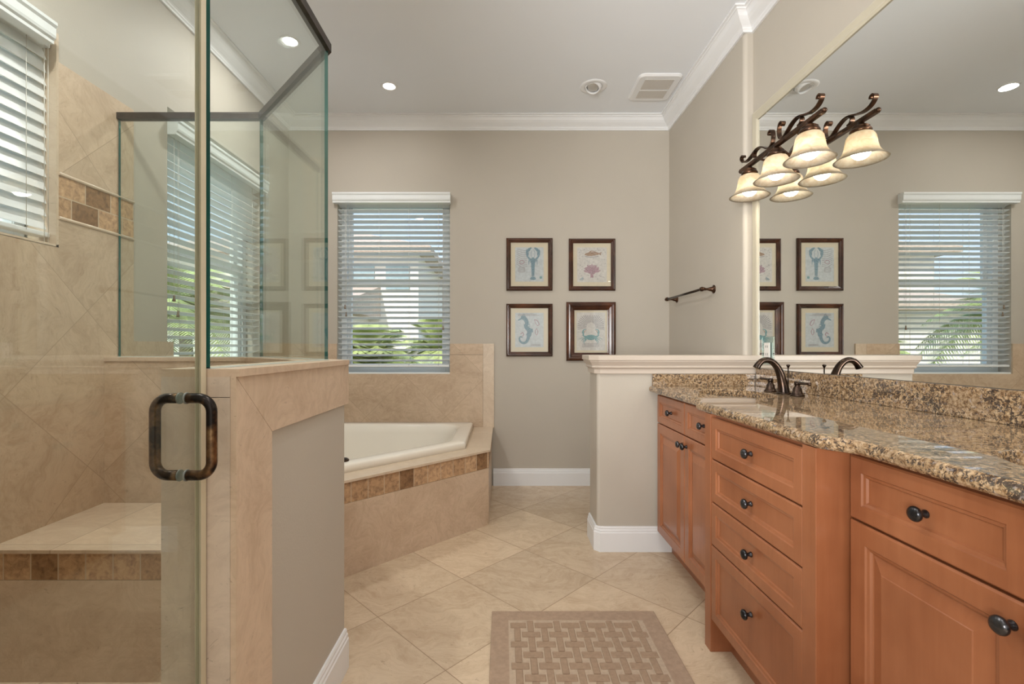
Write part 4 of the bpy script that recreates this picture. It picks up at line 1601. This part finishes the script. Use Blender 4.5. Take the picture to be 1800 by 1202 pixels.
mb.lathe((x, y, ZC - 0.0005), (0, 0, -1), [(0.096, 0), (0.096, 0.002), (0.086, 0.007), (0.066, 0.007), (0.060, 0.003), (0.060, 0.0)], 36, caps=(False, False))
mb.build('trim_ring', M['trim'], t)
mb = MB()
ax = Vector((-0.25, -0.35, -1)).normalized()
mb.lathe(Vector((x, y, ZC + 0.012)), ax, [(0.062, 0.0), (0.062, 0.010), (0.056, 0.026), (0.046, 0.038), (0.044, 0.036), (0.044, 0.020)], 32, caps=(True, False))
mb.build('eyeball', M['trim'], t)
mb = MB()
mb.lathe(Vector((x, y, ZC + 0.012)) + ax * 0.02, ax, [(0.043, 0), (0.036, 0.006), (0.012, 0.010), (0.0, 0.010)], 28, caps=(True, False))
mb.build('lamp_face', M['reflector'], t)
t = thing('exhaust_vent', 'white rounded exhaust fan grille on the ceiling', 'vent', (1.08, 3.34, ZC))
vp = fillet([(0.930, 3.165), (1.235, 3.165), (1.235, 3.505), (0.930, 3.505)], 0.045, 6)
mb = MB()
mb.loops([[(px, py, ZC - 0.0005) for px, py in vp], [(px, py, ZC - 0.006) for px, py in vp], [(px, py, ZC - 0.016) for px, py in offset_poly(vp, 0.012)]])
mb.build('cover', M['trim'], t)
for (a, b) in ((3.215, 3.335), (3.355, 3.455)):
    mb = MB()
    mb.box(0.982, 1.184, a, b, ZC - 0.0175, ZC - 0.0162)
    for k in range(22):
        xx = 0.984 + k * 0.0093
        mb.box(xx, xx + 0.003, a, b, ZC - 0.0190, ZC - 0.0175)
    mb.build('grille', M['vent_dark'], t)

# ------------------------------------------------------------------ outdoors
mb = MB()
mb.box(-60, 60, -40, 80, -0.6, -0.4)
struct(mb.build('ground', M['lawn']))
mb = MB()
mb.box(-6, 6, -9, YF - 0.25, -0.40, -0.06)  # added pale slab, unseen, bouncing sunlight up through the front opening
struct(mb.build('ground_bounce', plain('bounce_slab', (0.62, 0.58, 0.53), 0.9)))
hs = thing('neighbor_house', 'pale stucco house with tiled roofs outside the back window', 'house', (-7.5, 19.0, -0.4))
mb = MB(); mb.box(-12, -2.9, 16.0, 24.0, -0.4, 4.3); mb.build('upper_wall', M['stucco'], hs)
mb = MB()
mb.loops([[(-12.5, 15.5, 4.3), (-2.4, 15.5, 4.3), (-2.4, 24.5, 4.3), (-12.5, 24.5, 4.3)], [(-12.5, 15.5, 4.5), (-2.4, 15.5, 4.5), (-2.4, 24.5, 4.5), (-12.5, 24.5, 4.5)],
          [(-8.5, 19.4, 5.9), (-6.0, 19.4, 5.9), (-6.0, 20.6, 5.9), (-8.5, 20.6, 5.9)]])
mb.build('roof', M['roof'], hs)
for x in (-6.4, -5.2, -4.0):
    mb = MB(); mb.box(x, x + 0.8, 15.93, 16.02, 3.1, 3.9); mb.build('window', M['house_window'], hs)
mb = MB(); mb.box(-10, -4.6, 12.5, 16.0, -0.4, 2.2); mb.build('lower_wall', M['stucco'], hs)
mb = MB()
mb.loops([[(-10.4, 12.0, 2.1), (-10.4, 12.0, 2.25), (-10.4, 16.0, 3.2), (-10.4, 16.0, 2.1)], [(-4.2, 12.0, 2.1), (-4.2, 12.0, 2.25), (-4.2, 16.0, 3.2), (-4.2, 16.0, 2.1)]])
mb.build('lower_roof', M['roof'], hs)
fh = thing('far_house', 'pale stucco house behind the palms outside the side window', 'house', (-22.0, 14.0, -0.4))
mb = MB(); mb.box(-28, -20, 2.0, 26.0, -0.4, 2.2); mb.build('wall', M['stucco'], fh)
mb = MB()
mb.loops([[(-29, 1.0, 2.2), (-19.2, 1.0, 2.2), (-19.2, 27, 2.2), (-29, 27, 2.2)], [(-24.5, 4.5, 4.0), (-23.5, 4.5, 4.0), (-23.5, 23, 4.0), (-24.5, 23, 4.0)]])
mb.build('roof', M['roof'], fh)


def palm(x, y, h, n, L, seed, label):
    rnd = random.Random(seed)
    t = thing('palm', label, 'palm', (x, y, -0.4), 'garden palms outside the windows')
    mb = MB()
    mb.tube([(x, y, -0.4), (x + 0.04, y, h * 0.5), (x, y, h)], [0.11, 0.09, 0.07], 10)
    mb.build('trunk', M['trunk'], t)
    mb = MB()
    for i in range(n):
        az = 2 * math.pi * (i + rnd.random() * 0.6) / n
        el = rnd.uniform(0.15, 1.25)
        d = Vector((math.cos(az), math.sin(az), 0))
        pts = []
        for k in range(9):
            s = k / 8
            r = L * s * math.cos(el) * (1 - 0.12 * s)
            z = h + L * (s * math.sin(el) - 0.75 * s * s * (1.1 - el * 0.45))
            pts.append(Vector((x, y, 0)) + d * r + Vector((0, 0, z)))
        mb.tube(pts, [0.012 - 0.001 * k for k in range(9)], 4)
        side = Vector((-d.y, d.x, 0))
        for k in range(1, 44):
            s = k / 44
            f = s * 8
            j = min(int(f), 7)
            p = pts[j].lerp(pts[j + 1], f - j)
            tan = (pts[j + 1] - pts[j]).normalized()
            ll = L * 0.34 * math.sin(math.pi * min(1, s * 0.85 + 0.12)) + 0.03
            for sg in (1, -1):
                tip = p + side * sg * ll * 0.85 + tan * ll * 0.55 - Vector((0, 0, ll * 0.25))
                w = tan * 0.013
                v = [mb.bm.verts.new(q) for q in (p - w, p + w, tip)]
                mb.face(v)
    mb.build('fronds', M['frond'], t)


palm(-2.0, 6.6, 0.85, 32, 1.25, 1, 'feathery palm low in the middle of the back window')
palm(-1.25, 8.9, 1.05, 22, 1.15, 2, 'feathery palm at the lower right of the back window')
palm(-3.9, 10.6, 0.9, 22, 1.25, 3, 'feathery palm at the lower left of the back window')
palm(-4.3, 6.3, 1.55, 26, 1.5, 4, 'tall palm in the middle of the side window')
palm(-6.9, 5.4, 0.9, 20, 1.4, 5, 'bushy palm left of the tall one outside the side window')
palm(-7.6, 9.0, 1.3, 20, 1.5, 6, 'palm behind the tall one outside the side window')
palm(-0.2, 11.6, 0.9, 22, 1.2, 7, 'palm by the neighboring house, seen in the mirror')
